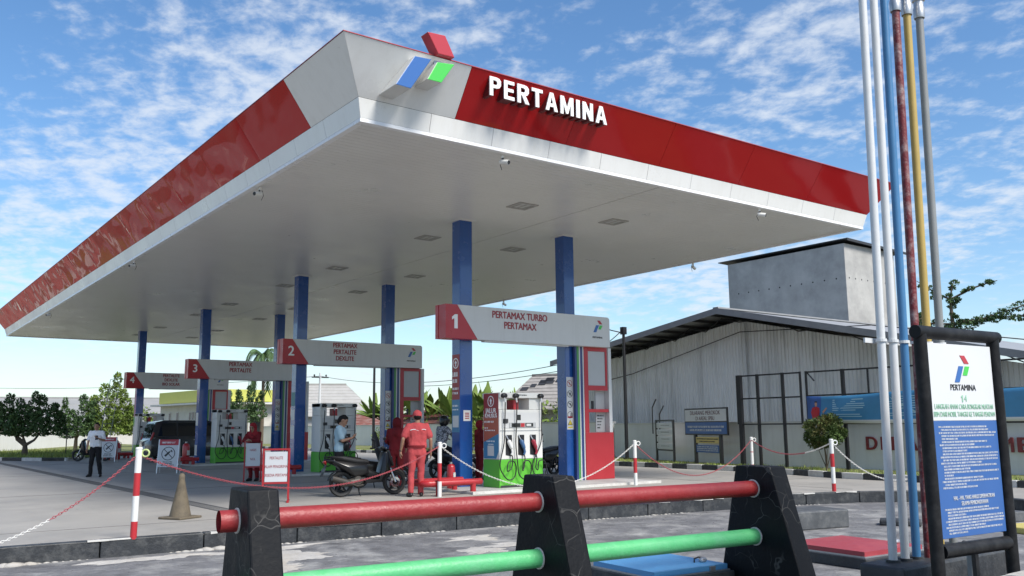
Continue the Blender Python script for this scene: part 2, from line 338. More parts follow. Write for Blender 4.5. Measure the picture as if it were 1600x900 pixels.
# spilled cement along the foot of the kerb and in patches on the lower paving
def patch(cx, cy, rx, ry, seed, rot=0.0):
    r2 = random.Random(seed); mb = MB(); n = 110; vs = [(cx, cy, -0.188)]
    for ring, zz_ in ((0.6, -0.189), (1.0, -0.1992)):
        for i in range(n):
            a = 2*math.pi*i/n; k = ring*(0.72+0.6*noise.noise(Vector((math.cos(a)*1.6+seed, math.sin(a)*1.6, seed*0.37)))+0.28*noise.noise(Vector((math.cos(a)*5, math.sin(a)*5, seed)))+0.16*noise.noise(Vector((math.cos(a)*14, math.sin(a)*14, seed))))
            x, y = math.cos(a)*rx*k, math.sin(a)*ry*k
            vs.append((cx+x*math.cos(rot)-y*math.sin(rot), cy+x*math.sin(rot)+y*math.cos(rot), zz_ + (0.004*r2.random() if ring < 1 else 0)))
    fs = [(0, 1+i, 1+(i+1) % n) for i in range(n)] + [(1+i, 1+n+i, 1+n+(i+1) % n, 1+(i+1) % n) for i in range(n)]
    mb.add(vs, fs); o = mb.build('cement_patch', m_cement, smooth=60); struct(o)
patch(-1.55, -1.15, 0.75, 0.55, 3, -0.2); patch(-2.05, -2.0, 0.6, 0.42, 8, 0.2); patch(-1.4, -0.35, 0.9, 0.26, 5); patch(-2.55, -0.2, 0.6, 0.2, 11)
patch(1.35, -1.2, 0.6, 0.35, 21, -0.3); patch(0.75, -2.3, 0.42, 0.40, 14); patch(1.5, -2.1, 0.7, 0.33, 31, -0.4); patch(-1.2, -2.9, 0.3, 0.25, 2); patch(-3.6, -2.2, 0.35, 0.2, 41); patch(-3.2, -0.2, 0.6, 0.18, 44)
bm = bmesh.new(); r3 = random.Random(9)
for v in resample(KERB, 0.09):
    if not (-4.6 < v.x < 9.5 and v.y > -2): continue
    n_ = noise.noise(Vector((v.x*0.8, 3.1, 0)))+0.5*noise.noise(Vector((v.x*2.7, 1.1, 0)))
    if n_ < -0.12: continue
    s = 0.012 + 0.11*max(0, n_+0.12)*r3.uniform(.3, 1.3) + 0.02*r3.random()**2
    if v.x > 4: s *= 0.5
    bmesh.ops.create_icosphere(bm, subdivisions=1, radius=1, matrix=Matrix.Translation((v.x, v.y-0.02-0.4*s*r3.random(), -0.2)) @ Matrix.Rotation(r3.random()*3, 4, 'Z') @ Matrix.Diagonal((s*1.6, s*1.2, s*0.42, 1)))
me = bpy.data.meshes.new('cement_crust'); bm.to_mesh(me); bm.free(); me.materials.append(m_cement); me.shade_smooth()
o = obj('cement_crust', me); struct(o, 'stuff'); o['label'] = 'crust of pale spilled cement along the foot of the dark kerb'; o['category'] = 'cement'
# trench drain in the apron beside the canopy edge
dr = thing('trench_drain', 'long dark trench drain grate set in the concrete along the canopy edge', 'drain', (-0.72, 3.2, 0))
m_drain = mat('drain_iron', (0.06, 0.062, 0.065), 0.6, var=0.2)
MB().box(-0.15, -0.12, 0, 36, -0.01, 0.006).build('frame_bar', m_drain, dr); MB().box(0.12, 0.15, 0, 36, -0.01, 0.006).build('frame_bar', m_drain, dr)
mbd = MB()
for i in range(360): mbd.box(-0.118, 0.118, i*0.1+0.02, i*0.1+0.06, -0.01, 0.004)
o = mbd.build('grate_bars', mat('drain_bars', (0.10, 0.10, 0.10), 0.6), dr); o['kind'] = 'stuff'
# expansion joints of the apron
m_joint = mat('joint_tar', (0.10, 0.098, 0.095), 0.8)
for x in (-5.2, 2.0, 11.0): struct(MB().box(x-0.008, x+0.008, 0.4 if x < 9 else -1.0, 44, -0.01, 0.0035).build('expansion_joint', m_joint))
for y in (2.0, 9.6, 19, 28.5): struct(MB().box(-15, 13.8, y-0.008, y+0.008, -0.01, 0.0035).build('expansion_joint', m_joint))
# ================================================================== the canopy
LX, LY, ZS, ZL, ZB, ZT, TB, TT = 13.74, 39.25, 6.10, 6.16, 6.46, 7.205, 0.08, 0.595
YC = [4.966, 14.236, 23.715, 33.405]; XC = [5.154, 8.26]
canopy = thing('fuel_station_canopy', 'large white and red flat canopy on blue columns over the fuel pumps', 'canopy')
m_soffit = mat('soffit_strip', (0.70, 0.69, 0.66), 0.34, var=0.04, vscale=0.9, dark=(0.60, 0.58, 0.54), damt=0.4, dscale=0.5)
m_lip = mat('lip_white', (0.78, 0.78, 0.78), 0.3, var=0.03)
mb = MB(); mb.box(0.02, LX-0.02, 0.02, LY-0.02, ZS+0.045, ZS+0.06); mb.build('soffit_backing', mat('soffit_joint', (0.16, 0.155, 0.15), 0.7), canopy)
mb = MB(); y = 0.1; W_ = 0.152
while y < LY-0.2:
    for xa, xb in ((0.1, 6.775), (6.80, LX-0.1)): mb.box(xa, xb, y+0.003, y+W_-0.003, ZS+0.032, ZS+0.044)
    y += W_
o = mb.build('soffit_strips', m_soffit, canopy); o['kind'] = 'stuff'
mb = MB()
mb.box(0, LX, 0, 0.1, ZS, ZL); mb.box(0, LX, LY-0.1, LY, ZS, ZL); mb.box(0, 0.1, 0.1, LY-0.1, ZS, ZL); mb.box(LX-0.1, LX, 0.1, LY-0.1, ZS, ZL)
mb.build('drip_edge', m_lip, canopy)
mb = MB(); mb.box(-0.3, LX+0.3, -0.3, LY+0.3, 7.02, 7.06); mb.build('roof_deck', m_steel, canopy)
mb = MB()   # dark inner shell behind the panels
def ringpt(t, z): return [(-t, -t, z), (LX+t, -t, z), (LX+t, LY+t, z), (-t, LY+t, z)]
sh = [ringpt(-0.11, ZL), ringpt(TB-0.13, ZB), ringpt(TT-0.13, ZT-0.02)]
mb.add(sum(sh, []), [(i*4+j, i*4+(j+1) % 4, (i+1)*4+(j+1) % 4, (i+1)*4+j) for i in range(2) for j in range(4)])
mb.build('fascia_shell', m_dark, canopy)
def side_pt(side, s, t, z):      # s along the side from its start corner, t outward
    return {'F': Vector((s, -t, z)), 'L': Vector((-t, s, z)), 'B': Vector((s, LY+t, z)), 'R': Vector((LX+t, s, z))}[side]
def panel(side, s0b, s1b, s0t, s1t, lo, hi, m, name, th=0.02, warp=0.0, gap=0.004):
    """slab between profile points lo=(t,z) and hi=(t,z)"""
    nu, nv = (30, 12) if warp else (1, 1)
    out = Vector({'F': (0, -1, 0), 'L': (-1, 0, 0), 'B': (0, 1, 0), 'R': (1, 0, 0)}[side]); dz = hi[1]-lo[1]; dt = hi[0]-lo[0]
    nv3 = (out*dz - Vector((0, 0, 1))*dt).normalized()
    vs = []
    for i in range(nv+1):
        b = i/nv
        for j in range(nu+1):
            a = j/nu; s = (s0b+gap)*(1-b)*(1-a) + (s1b-gap)*(1-b)*a + (s0t+gap)*b*(1-a) + (s1t-gap)*b*a
            p = side_pt(side, s, lo[0]+dt*b, lo[1]+dz*b+(0.003 if b == 0 else -0.003 if b == 1 else 0))
            w = 0
            if warp and 0 < i < nv and 0 < j < nu:
                w = warp*noise.noise(Vector((s*1.05, b*1.5, 3.3+s*0.21))) + 0.22*warp*noise.noise(Vector((s*2.6, b*2.4, 9.1)))
                w *= min(1, 4*b*(1-b)+0.25)
            vs.append(p + nv3*w)
    n = len(vs); vs2 = [v - nv3*th for v in vs]
    fs = [(i*(nu+1)+j, i*(nu+1)+j+1, (i+1)*(nu+1)+j+1, (i+1)*(nu+1)+j) for i in range(nv) for j in range(nu)]
    ring = [j for j in range(nu+1)] + [i*(nu+1)+nu for i in range(1, nv+1)] + [nv*(nu+1)+j for j in range(nu-1, -1, -1)] + [i*(nu+1) for i in range(nv-1, 0, -1)]
    fs += [(ring[k], ring[(k+1) % len(ring)], n+ring[(k+1) % len(ring)], n+ring[k]) for k in range(len(ring))]
    fs.append(tuple(n+k for k in ring))
    mb = MB(); mb.add(vs+vs2, fs); return mb.build(name, m, canopy, smooth=40 if warp else None)
for side, Ls in (('F', LX), ('L', LY), ('B', LX), ('R', LY)):
    # white band of short panels
    k = max(2, round(Ls/1.24)); cuts = [0] + [Ls*i/k for i in range(1, k)] + [Ls]
    for i in range(k):
        a, b = cuts[i], cuts[i+1]
        panel(side, a, b, a-(TB if i == 0 else 0), b+(TB if i == k-1 else 0), (0.0, ZL), (TB, ZB), m_panelwhite, 'band_panel')
    # upper fascia: white at the logo corner, red beyond
    st = 1.70; red0 = st; cuts = [(-TB, st, -TT, st)]
    kk = round((Ls-st)/2.42); 
    for i in range(kk):
        a, b = st+(Ls-st)*i/kk, st+(Ls-st)*(i+1)/kk; last = i == kk-1
        cuts.append((a, b+(TB if last else 0), a, b+(TT if last else 0)))
    for i, (a, b, c, d) in enumerate(cuts):
        white = i == 0 and side in 'FL'
        panel(side, a, b, c, d, (TB, ZB), (TT, ZT), m_panelwhite if white else m_panelred, 'fascia_panel', warp=(0.042 if i > 1 else 0.012) if side == 'L' and not white else 0.003 if side == 'F' else 0)
mb = MB()   # thin coping along the top edge
r0, r1 = ringpt(TT+0.01, ZT), ringpt(TT-0.1, ZT); r2_ = ringpt(TT+0.01, ZT+0.015); r3_ = ringpt(TT-0.1, ZT+0.015)
mb.add(r0+r1+r2_+r3_, [(j, (j+1) % 4, 8+(j+1) % 4, 8+j) for j in range(4)] + [(8+j, 8+(j+1) % 4, 12+(j+1) % 4, 12+j) for j in range(4)] + [(12+j, 12+(j+1) % 4, 4+(j+1) % 4, 4+j) for j in range(4)])
mb.build('coping', mat('coping', (0.35, 0.05, 0.06), 0.4), canopy)
for yc in YC:
    for xc in XC:
        mb = MB(); h = 0.17; ch = 0.012
        mb.prism([(-h+ch, -h), (h-ch, -h), (h, -h+ch), (h, h-ch), (h-ch, h), (-h+ch, h), (-h, h-ch), (-h, -h+ch)], lambda u, v, d: (xc+u, yc+v, d), 0.05, ZS+0.05)
        c = mb.build('column', m_blue, canopy)
        MB().box(xc-0.23, xc+0.23, yc-0.23, yc+0.23, ZS+0.012, ZS+0.034).build('column_collar', m_soffit, c)
m_lampg = mat('lamp_lens', (0.5, 0.5, 0.48), 0.3); m_lampf = mat('lamp_frame', (0.40, 0.385, 0.36), 0.5)
for yc in YC:
    for dy_ in (-2.0, 2.0):
        for x in (5.42, 8.12):
            y = yc+dy_; mb = MB(); w = 0.255
            for q in ((-w, w, -w, -w+0.06), (-w, w, w-0.06, w), (-w, -w+0.06, -w+0.06, w-0.06), (w-0.06, w, -w+0.06, w-0.06)): mb.box(x+q[0], x+q[1], y+q[2], y+q[3], ZS+0.012, ZS+0.031)
            lf = mb.build('recessed_light', m_lampf, canopy)
            MB().box(x-0.193, x+0.193, y-0.193, y+0.193, ZS+0.026, ZS+0.0315).build('lens', m_lampg, lf)
            mb = MB()
            for k in range(3): mb.box(x-0.16+k*0.145, x-0.13+k*0.145, y-0.19, y+0.19, ZS+0.016, ZS+0.0255)
            mb.build('louvre', m_lampf, lf)
# raised letters on the front fascia
m_letter = mat('letter_white', (0.82, 0.82, 0.80), 0.35, var=0.03)
m_ret = mat('letter_return', (0.10, 0.012, 0.014), 0.5); txt = 'PERTAMINA'; widths = {'P': 0.23, 'E': 0.215, 'R': 0.245, 'T': 0.24, 'A': 0.27, 'M': 0.30, 'I': 0.085, 'N': 0.25}
tot = sum(widths[c] for c in txt); gap = (2.62-tot)/(len(txt)-1); x = 2.07
for c in txt:
    w_ = widths[c]; fl = lambda u, v, d: (x+u*w_, d, 6.812+v*0.33)
    lb = MB(); rb = MB()
    for g in GLYPH[c]: lb.prism(g, fl, -0.575, -0.555); rb.prism([(u*.96+.02, v*.97+.015) for u, v in g], fl, -0.554, -0.36)
    lt = lb.build('letter', m_letter, canopy); rb.build('letter_return', m_ret, lt)
    x += w_+gap
# logo blocks: each a box standing out from the sloping fascia
def fas_t(z): return TB + (z-ZB)/(ZT-ZB)*(TT-TB)
m_boxside = mat('box_side_white', (0.55, 0.55, 0.53), 0.4, var=0.05)
def logo_block(poly, mface, mside, name):
    yf = -0.70; n = len(poly); mb = MB()
    fr = [(u, yf, v) for u, v in poly]; bk = [(u, -min(fas_t(v), TT-0.02)-0.004 if v < ZT else -0.48, v) for u, v in poly]
    mb.add(fr+bk, [tuple(range(n))], 0); 
    mb.f.append(list(range(2*n-1, n-1, -1))); mb.m.append(1)
    for i in range(n): mb.f.append([i, n+i, n+(i+1) % n, (i+1) % n]); mb.m.append(1)
    return mb.build(name, [mface, mside], canopy, bevel=0.012)
logo_block([(0.23, 6.53), (0.50, 6.52), (0.87, 7.09), (0.56, 7.07)], m_lgblue, m_boxside, 'logo_bar')
logo_block([(0.79, 6.74), (1.05, 6.74), (1.30, 7.11), (0.97, 7.07)], m_lggreen, m_boxside, 'logo_bar')
logo_block([(0.99, 7.21), (1.30, 7.22), (1.12, 7.55), (0.79, 7.53)], m_lgred, m_lgred, 'logo_bar')
MB().box(1.0, 1.22, -0.56, -0.5, 6.95, 7.3).build('logo_bracket', m_steel, canopy)
# security cameras hanging from the canopy edge
m_camw = mat('camera_white', (0.7, 0.7, 0.68), 0.35)
def cctv(x, y, ang, label):
    t = thing('security_camera', label, 'camera', (x, y, ZS), ang, 'cameras hung under the canopy edge')
    MB().cyl((0, 0, 0), (0, 0, -0.06), 0.035, 0.03, 12).build('mount', m_camw, t)
    b = MB().cyl((-0.03, 0, -0.12), (0.14, 0, -0.155), 0.045, 0.045, 14).build('housing', m_camw, t, smooth=40)
    MB().cyl((0.1405, 0, -0.1551), (0.15, 0, -0.157), 0.038, 0.036, 12).build('lens', m_black, b)
    MB().cyl((0.02, 0, -0.055), (0.02, 0, -0.1), 0.015).build('neck', m_dark, t)
    MB().tube([(-0.02, 0.03, -0.06), (-0.06, 0.03, -0.16), (-0.02, 0.02, -0.26)], 0.006, 6).build('cable', m_black, t)
cctv(2.84, 0.16, R(-70), 'small security camera under the canopy edge below the raised letters')
cctv(9.86, 0.12, R(-60), 'small security camera under the red front of the canopy, away from the letters')
cctv(0.15, 4.62, R(200), 'small security camera under the left canopy edge near the white corner panel')
cctv(0.1, 14.2, R(200), 'small security camera under the left canopy edge midway along the red panels')
cctv(0.1, 27.5, R(200), 'small security camera under the left canopy edge near its far end')
cctv(13.66, 5.5, R(20), 'small dark security camera under the canopy edge beside the concrete tower')
cctv(13.66, 15.04, R(20), 'small dark security camera under the canopy edge above the first island sign')
# ================================================================== pump islands
m_isl = mat('island_concrete', (0.42, 0.42, 0.41), 0.6, var=0.12, vscale=1.5, dark=(0.2, 0.2, 0.19), damt=0.5, dscale=1.2)
SIGNTXT = ['PERTAMAX TURBO\nPERTAMAX', 'PERTAMAX\nPERTALITE\nDEXLITE', 'PERTAMAX\nPERTALITE', 'PERTALITE\nDEXLITE\nBIO SOLAR']
m_signw = mat('sign_white', (0.60, 0.60, 0.59), 0.35, var=0.03, dark=(0.45, 0.44, 0.42), damt=0.3, dscale=1.2, streak=True)
m_signr = mat('sign_red', (0.42, 0.02, 0.03), 0.32, var=0.04); m_txtred = mat('text_red', (0.30, 0.03, 0.04), 0.5)
m_navy = mat('stripe_navy', (0.03, 0.05, 0.17), 0.4); m_stg = mat('stripe_green', (0.07, 0.27, 0.07), 0.4)
m_grey = mat('poster_grey', (0.42, 0.43, 0.43), 0.45, var=0.06, vscale=1.5)
m_cab = mat('cabinet_red', (0.42, 0.028, 0.036), 0.4, var=0.05)
m_disp = mat('dispenser_white', (0.68, 0.675, 0.64), 0.35, var=0.03, dark=(0.45, 0.43, 0.38), damt=0.25, dscale=1.5)
m_dgreen = mat('dispenser_green', (0.10, 0.42, 0.035), 0.38, var=0.04)
m_hose = mat('hose_rubber', (0.012, 0.012, 0.012), 0.45)
m_screen = mat('screen_dark', (0.02, 0.022, 0.025), 0.15)
ORD = ['one', 'two', 'three', 'four']
for k, yc in enumerate(YC):
    no = str(k+1)
    isl = thing('pump_island', 'low concrete pump island with a pale edge under the sign with the '+ORD[k], 'island', (0, yc, 0), 0, 'pump islands')
    MB().box(4.35, 9.75, -1.62, 1.2, -0.02, 0.055).build('slab', m_isl, isl, bevel=0.015)
    MB().box(4.33, 9.77, -1.66, -1.622, -0.02, 0.058).build('edge_strip', m_kerbw, isl)
    # guard rail of red pipe at the island's end
    gr = thing('guard_rail', 'low red pipe guard rail in front of the column carrying the '+ORD[k], 'guard rail', (0, yc, 0), 0, 'red guard rails')
    pts = [(4.65, -1.48, 0.25), (3.42, -1.48, 0.25), (3.36, -1.46, 0.25), (3.33, -1.40, 0.25), (3.33, -0.85, 0.25), (3.36, -0.79, 0.25), (3.42, -0.77, 0.25), (4.65, -0.77, 0.25)]
    MB().tube(pts, 0.066, 14).build('rail', m_red, gr, smooth=50)
    for x, y in ((3.62, -1.48), (4.45, -1.48), (3.62, -0.77), (4.45, -0.77)):
        MB().cyl((x, y, 0.0), (x, y, 0.22), 0.06).build('leg', m_red, gr, smooth=50)
        # sign with pylon
    sg = thing('island_sign', 'overhead white island sign with a striped pylon and the digit '+ORD[k]+' on red', 'sign', (0, yc-0.47, 0), 0, 'numbered island signs')
    fnf = lambda u, v, d: (u, d, v)
    MB().prism([(4.72, 4.08), (9.27, 4.08), (9.32, 4.03), (9.32, 3.32), (5.27, 3.32)], fnf, 0, 0.295).build('board', m_signw, sg)
    MB().prism([(4.41, 4.08), (4.715, 4.08), (5.262, 3.32), (4.41, 3.32)], fnf, 0, 0.295).build('red_end', m_signr, sg)
    MB().box(4.40, 4.86, 0.298, 0.42, 3.32, 4.08).build('end_box', m_signr, sg)
    MB().box(5.5, 8.0, 0.06, 0.2, 3.285, 3.317).build('underside_tray', m_signw, sg)
    put(digit_one(0.44, m_letter) if k == 0 else text_mesh(no, 0.42, m_letter, bold=0.02, ext=0.003), 'number', (4.68, -0.004, 3.70), '-y', sg)
    lines = SIGNTXT[k].split('\n'); nl = len(lines); lh = 0.235 if nl == 2 else 0.205
    for i, s in enumerate(lines):
        put(text_mesh(s, 0.225 if nl == 2 else 0.20, m_txtred, bold=0.024, ext=0.003, xs=0.84), 'lettering', (6.48, -0.004, 3.80 + (nl-1)*lh*0.5 - i*lh - (0.0 if nl == 2 else 0.06)), '-y', sg)
    mb = MB(); logo(mb, 8.92, 3.83, 0.30, fnf, -0.008, 0); mb.build('logo', LOGO, sg)
    put(text_mesh('PERTAMINA', 0.062, m_black, bold=0.01, ext=0.002), 'lettering', (8.9, -0.004, 3.55), '-y', sg)
    # pylon
    z0 = 0.056
    class PY(MB):      # pylon parts stand back at the column face
        def build(self, *a, **q): o = MB.build(self, *a, **q); o.location = (0.175, 0.175, 0); return o
    for a, b, m in ((8.135, 8.195, m_navy), (8.20, 8.265, m_stg), (8.269, 8.305, m_signw), (8.309, 8.38, m_navy), (8.384, 8.42, m_signw)):
        PY().box(a, b, 0.02, 0.10, z0, 3.318).build('stripe', m, sg)
    PY().box(8.424, 8.56, 0.015, 0.22, 1.20, 3.318).build('red_post', m_cab, sg)
    PY().box(9.24, 9.34, 0.012, 0.24, 1.20, 3.318).build('white_post', m_signw, sg)
    pf = PY().box(8.562, 9.20, 0.012, 0.06, 3.22, 3.318).box(8.562, 9.20, 0.012, 0.1, 2.24, 2.36).box(9.14, 9.20, 0.012, 0.06, 2.361, 3.219).build('poster_frame', m_cab, sg)
    PY().box(8.565, 9.138, 0.03, 0.06, 2.362, 3.218).build('poster', m_grey, sg)
    PY().box(8.562, 9.22, 0.02, 0.2, 1.70, 1.775).build('shelf', m_cab, sg)
    PY().box(8.92, 9.237, 0.17, 0.19, 1.21, 2.235).build('back_panel', m_grey, sg)
    mb = PY(); r5 = random.Random(k)
    for i in range(5): glyph_bars(mb, 8.96, 9.18-0.03*i, 1.60-0.075*i, 0.03, lambda u, v, d: (u, 0.169-d, v), r5)
    struct(mb.build('price_list', m_black, sg), 'stuff')
    PY().box(8.71, 8.77, 0.06, 0.11, 1.78, 1.98).build('card_reader', m_black, sg, bevel=0.01)
    PY().box(8.424, 9.36, 0.0, 0.30, z0, 1.198).build('cabinet', m_cab, sg, bevel=0.01)
    # column stickers
    st = thing('warning_strip', 'white vertical strip of round warning symbols behind the sign with the '+ORD[k], 'sticker', (0.045, yc-0.172, 0), 0, 'warning strips on columns')
    MB().box(8.06, 8.29, -0.004, 0, 1.28, 2.56).build('backing', m_signw, st)
    for i in range(4):
        zc = 2.40-0.255*i; mb = MB()
        mb.lathe([(0.085, -0.007), (0.085, -0.0045), (0.072, -0.0045), (0.072, -0.007), (0.085, -0.007)], 20, (8.16, 0, zc), 'Y')
        if i < 3: mb.obox((8.16, -0.006, zc), (0.15, 0.003, 0.014), Matrix.Rotation(R(40), 3, 'Y'))
        mb.obox((8.16+0.01*i, -0.0055, zc), (0.03+0.012*(i == 1), 0.003, 0.07+0.02*(i == 3)), Matrix.Rotation(R(-35 if i % 2 == 0 else 5), 3, 'Y')); mb.build('symbol', m_black if i else mat('symbol_red', (0.35, 0.04, 0.04), 0.5), st)
    MB().box(8.08, 8.24, -0.007, -0.0045, 1.56, 1.60).build('label_bar', m_signr, st)
    mb = MB(); tri = lambda s: [(8.16-0.08*s, 1.385+0.05*(1-s)), (8.16+0.08*s, 1.385+0.05*(1-s)), (8.16, 1.52-0.03*(1-s))]
    mb.prism(tri(1), fnf, -0.006, -0.0045); mb.build('triangle', m_black, st)
    MB().prism(tri(0.72), fnf, -0.008, -0.0062).build('triangle_fill', mat('sticker_yellow', (0.6, 0.45, 0.03), 0.5), st); MB().box(8.09, 8.23, -0.007, -0.0045, 1.315, 1.35).build('label_bar', mat('sticker_yellow'), st)
# ---- dispenser
def make_dispenser():
    t = thing('fuel_dispenser', '', 'fuel dispenser', (0, 0, 0), 0, 'fuel dispensers')
    W, D = 1.20, 0.62   # front at y=0, x from 0
    b = MB().box(0, W, 0, D, 0, 0.60).build('base', m_dgreen, t, bevel=0.012)
    MB().box(0.02, W-0.02, -0.004, D-0.02, 0.0, 0.05).build('plinth_trim', m_dark, t)
    MB().box(0, W, 0, D, 0.603, 1.68).build('cabinet', m_disp, t, bevel=0.015)
    MB().box(0, 0.22, 0.02, D-0.02, 1.683, 2.05).build('upright', m_disp, t, bevel=0.01); MB().box(W-0.36, W, 0.02, D-0.02, 1.683, 1.93).build('upright', m_disp, t, bevel=0.01)
    MB().box(W-0.06, W, 0.0, D, 1.683, 1.93).build('upright', m_disp, t)
    hd = MB().box(0.0, W, -0.03, D+0.03, 1.935, 2.055).build('header', m_disp, t, bevel=0.015)
    put(text_mesh('PERTAMINA', 0.045, m_dark, ext=0.002), 'lettering', (0.62, -0.033, 2.0), '-y', hd)
    MB().box(0.48, 0.62, 0.12, 0.4, 1.683, 1.90).build('pump_box', m_cab, t, bevel=0.01)
    MB().box(0.06, W-0.06, -0.008, -0.001, 1.28, 1.62).build('upper_panel', m_signw, t)
    MB().box(0.20, 0.30, -0.012, -0.0082, 1.45, 1.57).build('small_screen', m_screen, t).location.x = 0.28
    dp = MB().box(0.26, W-0.2, -0.02, -0.0082, 1.29, 1.40).build('display', m_grey, t, bevel=0.004)
    MB().box(0.32, 0.56, -0.023, -0.0205, 1.30, 1.385).build('digits', m_screen, dp); MB().box(0.57, 0.68, -0.023, -0.0205, 1.30, 1.385).build('digits', m_cab, dp); MB().box(0.70, 0.92, -0.023, -0.0205, 1.305, 1.385).build('digits', m_screen, dp); MB().box(0.73, 0.86, -0.025, -0.0232, 1.32, 1.37).build('digits', m_signw, dp)
    MB().box(0.02, W-0.02, -0.010, -0.001, 1.215, 1.235).build('trim', m_grey, t)
    MB().box(0.0, 0.12, -0.03, -0.001, 1.39, 1.48).build('hose_clip', m_dark, t).location.x = 0.1
    nzc = [mat('nozzle_white', (0.7, 0.7, 0.68), 0.4), mat('nozzle_blue', (0.05, 0.12, 0.25), 0.4), mat('nozzle_red', (0.30, 0.02, 0.04), 0.4)]
    for i, x in enumerate((0.25, 0.59, 0.92)):
        hl = MB().prism([(x-0.085, 0.70), (x+0.06, 0.67), (x+0.085, 0.72), (x+0.085, 1.13), (x-0.085, 1.13)], lambda u, v, d: (u, d, v), -0.012, -0.001).build('nozzle_holster', m_black, t, bevel=0.006)
        nz = MB().balls([((x-0.02, -0.05, 0.98), 0.05), ((x+0.03, -0.06, 0.86), 0.042)]).build('nozzle', nzc[i], t, smooth=60)
        MB().tube([(x+0.03, -0.06, 0.86), (x+0.06, -0.06, 0.76), (x+0.04, -0.05, 0.70)], 0.026, 10).build('handle', nzc[i], nz, smooth=60)
        MB().tube([(x-0.02, -0.05, 1.0), (x-0.07, -0.035, 1.08), (x-0.075, -0.02, 1.12)], 0.014, 8).build('spout', m_steel, nz, smooth=60)
        xt = (0.10, 0.42, 1.12)[i]
        cp = MB().balls([((xt-0.03, -0.05, 1.985), 0.055), ((xt+0.03, -0.05, 1.985), 0.055)]).build('hose_swivel', m_black, t, smooth=60)
        MB().cyl((xt, -0.06, 1.94), (xt+0.01, -0.075, 1.84), 0.02, 0.018, 10).build('ferrule', m_signw, cp)
        lo = 0.22; lx = (0.02, 0.44, 0.86)[i]
        P = [(xt+0.01, -0.075, 1.84), (xt, -0.07, 1.4), (xt-0.02, -0.06, 0.95), (lx-0.06 if i == 0 else lx, -0.07, 0.5), (lx+0.02, -0.09, 0.28), (lx+0.15, -0.10, 0.17), (lx+0.30, -0.10, 0.22), (lx+0.36, -0.10, 0.42), (lx+0.28, -0.11, 0.56), (lx+0.14, -0.11, 0.54), (lx+0.10, -0.12, 0.36), (x+0.0, -0.10, 0.42), (x+0.05, -0.075, 0.60), (x+0.04, -0.06, 0.70)]
        Q = []
        for a in range(len(P)-1):
            p0, p1, p2, p3 = [Vector(P[max(0, min(len(P)-1, a+q))]) for q in (-1, 0, 1, 2)]
            for u in range(5):
                s = u/5; Q.append(0.5*((2*p1)+(p2-p0)*s+(2*p0-5*p1+4*p2-p3)*s*s+(3*p1-p0-3*p2+p3)*s**3))
        Q.append(Vector(P[-1])); MB().tube(Q, 0.013, 7).build('hose', m_hose, t, smooth=60)
    return t
disp = make_dispenser()
DL = ['cream fuel dispenser with a red and blue poster on its side, below sign 1', 'cream and green fuel dispenser behind the man in pale blue, below sign 2', 'cream and green fuel dispenser beside the woman in a red headscarf, below sign 3', 'cream and green fuel dispenser behind the parked dark car, below sign 4']
for k, yc in enumerate(YC):
    d = disp if k == 0 else dup(disp)
    d.location = (5.40, yc-1.10, 0.055); d['label'] = DL[k]
    if k == 0: first = d
    if k == 3: d.location = (4.9, yc-1.0, 0.055)
m_orange = mat('poster_orange', (0.42, 0.10, 0.05), 0.45); m_postred = mat('poster_red', (0.30, 0.03, 0.03), 0.45); m_postblue = mat('poster_blue', (0.05, 0.20, 0.36), 0.45)
fx = lambda u, v, d: (d, u, v)
P = first
MB().prism([(0.03, 1.5), (0.59, 1.5), (0.59, 2.04), (0.03, 2.04)], fx, -0.006, -0.001).build('poster', m_postred, P)
MB().prism([(0.03, 1.16), (0.59, 0.98), (0.59, 1.498), (0.03, 1.498)], fx, -0.006, -0.001).build('poster', m_orange, P)
MB().prism([(0.12, 0.62), (0.59, 0.62), (0.59, 0.977), (0.03, 1.157), (0.03, 0.78)], fx, -0.006, -0.001).build('poster', m_postblue, P)
mb = MB(); mb.lathe([(0.12, -0.009), (0.12, -0.0065), (0.10, -0.0065), (0.10, -0.009), (0.12, -0.009)], 24, (0, 0.31, 1.87), 'X'); mb.prism([(0.29, 1.80), (0.33, 1.80), (0.33, 1.87), (0.36, 1.87), (0.31, 1.94), (0.26, 1.87), (0.29, 1.87)], fx, -0.009, -0.0065); mb.build('poster_emblem', m_letter, P)
put(text_mesh('JALUR', 0.145, m_letter, bold=0.02, ext=0.002), 'lettering', (-0.008, 0.31, 1.66), '-x', P); put(text_mesh('KHUSUS', 0.125, m_letter, bold=0.02, ext=0.002), 'lettering', (-0.008, 0.31, 1.55), '-x', P)
mb = MB(); r5 = random.Random(2)
for z, a, b, h in ((1.40, 0.06, 0.42, 0.04), (1.27, 0.06, 0.2, 0.03), (1.22, 0.08, 0.46, 0.025), (0.98, 0.14, 0.46, 0.03), (0.92, 0.2, 0.42, 0.022)): glyph_bars(mb, a, b, z, h, lambda u, v, d: (-0.006-d, 0.62-u, v), r5)
struct(mb.build('poster_print', m_letter, P), 'stuff'); MB().prism([(0.20, 0.68), (0.44, 0.68), (0.44, 0.90), (0.20, 0.90)], fx, -0.009, -0.0065).build('blank_plate', m_signw, P)
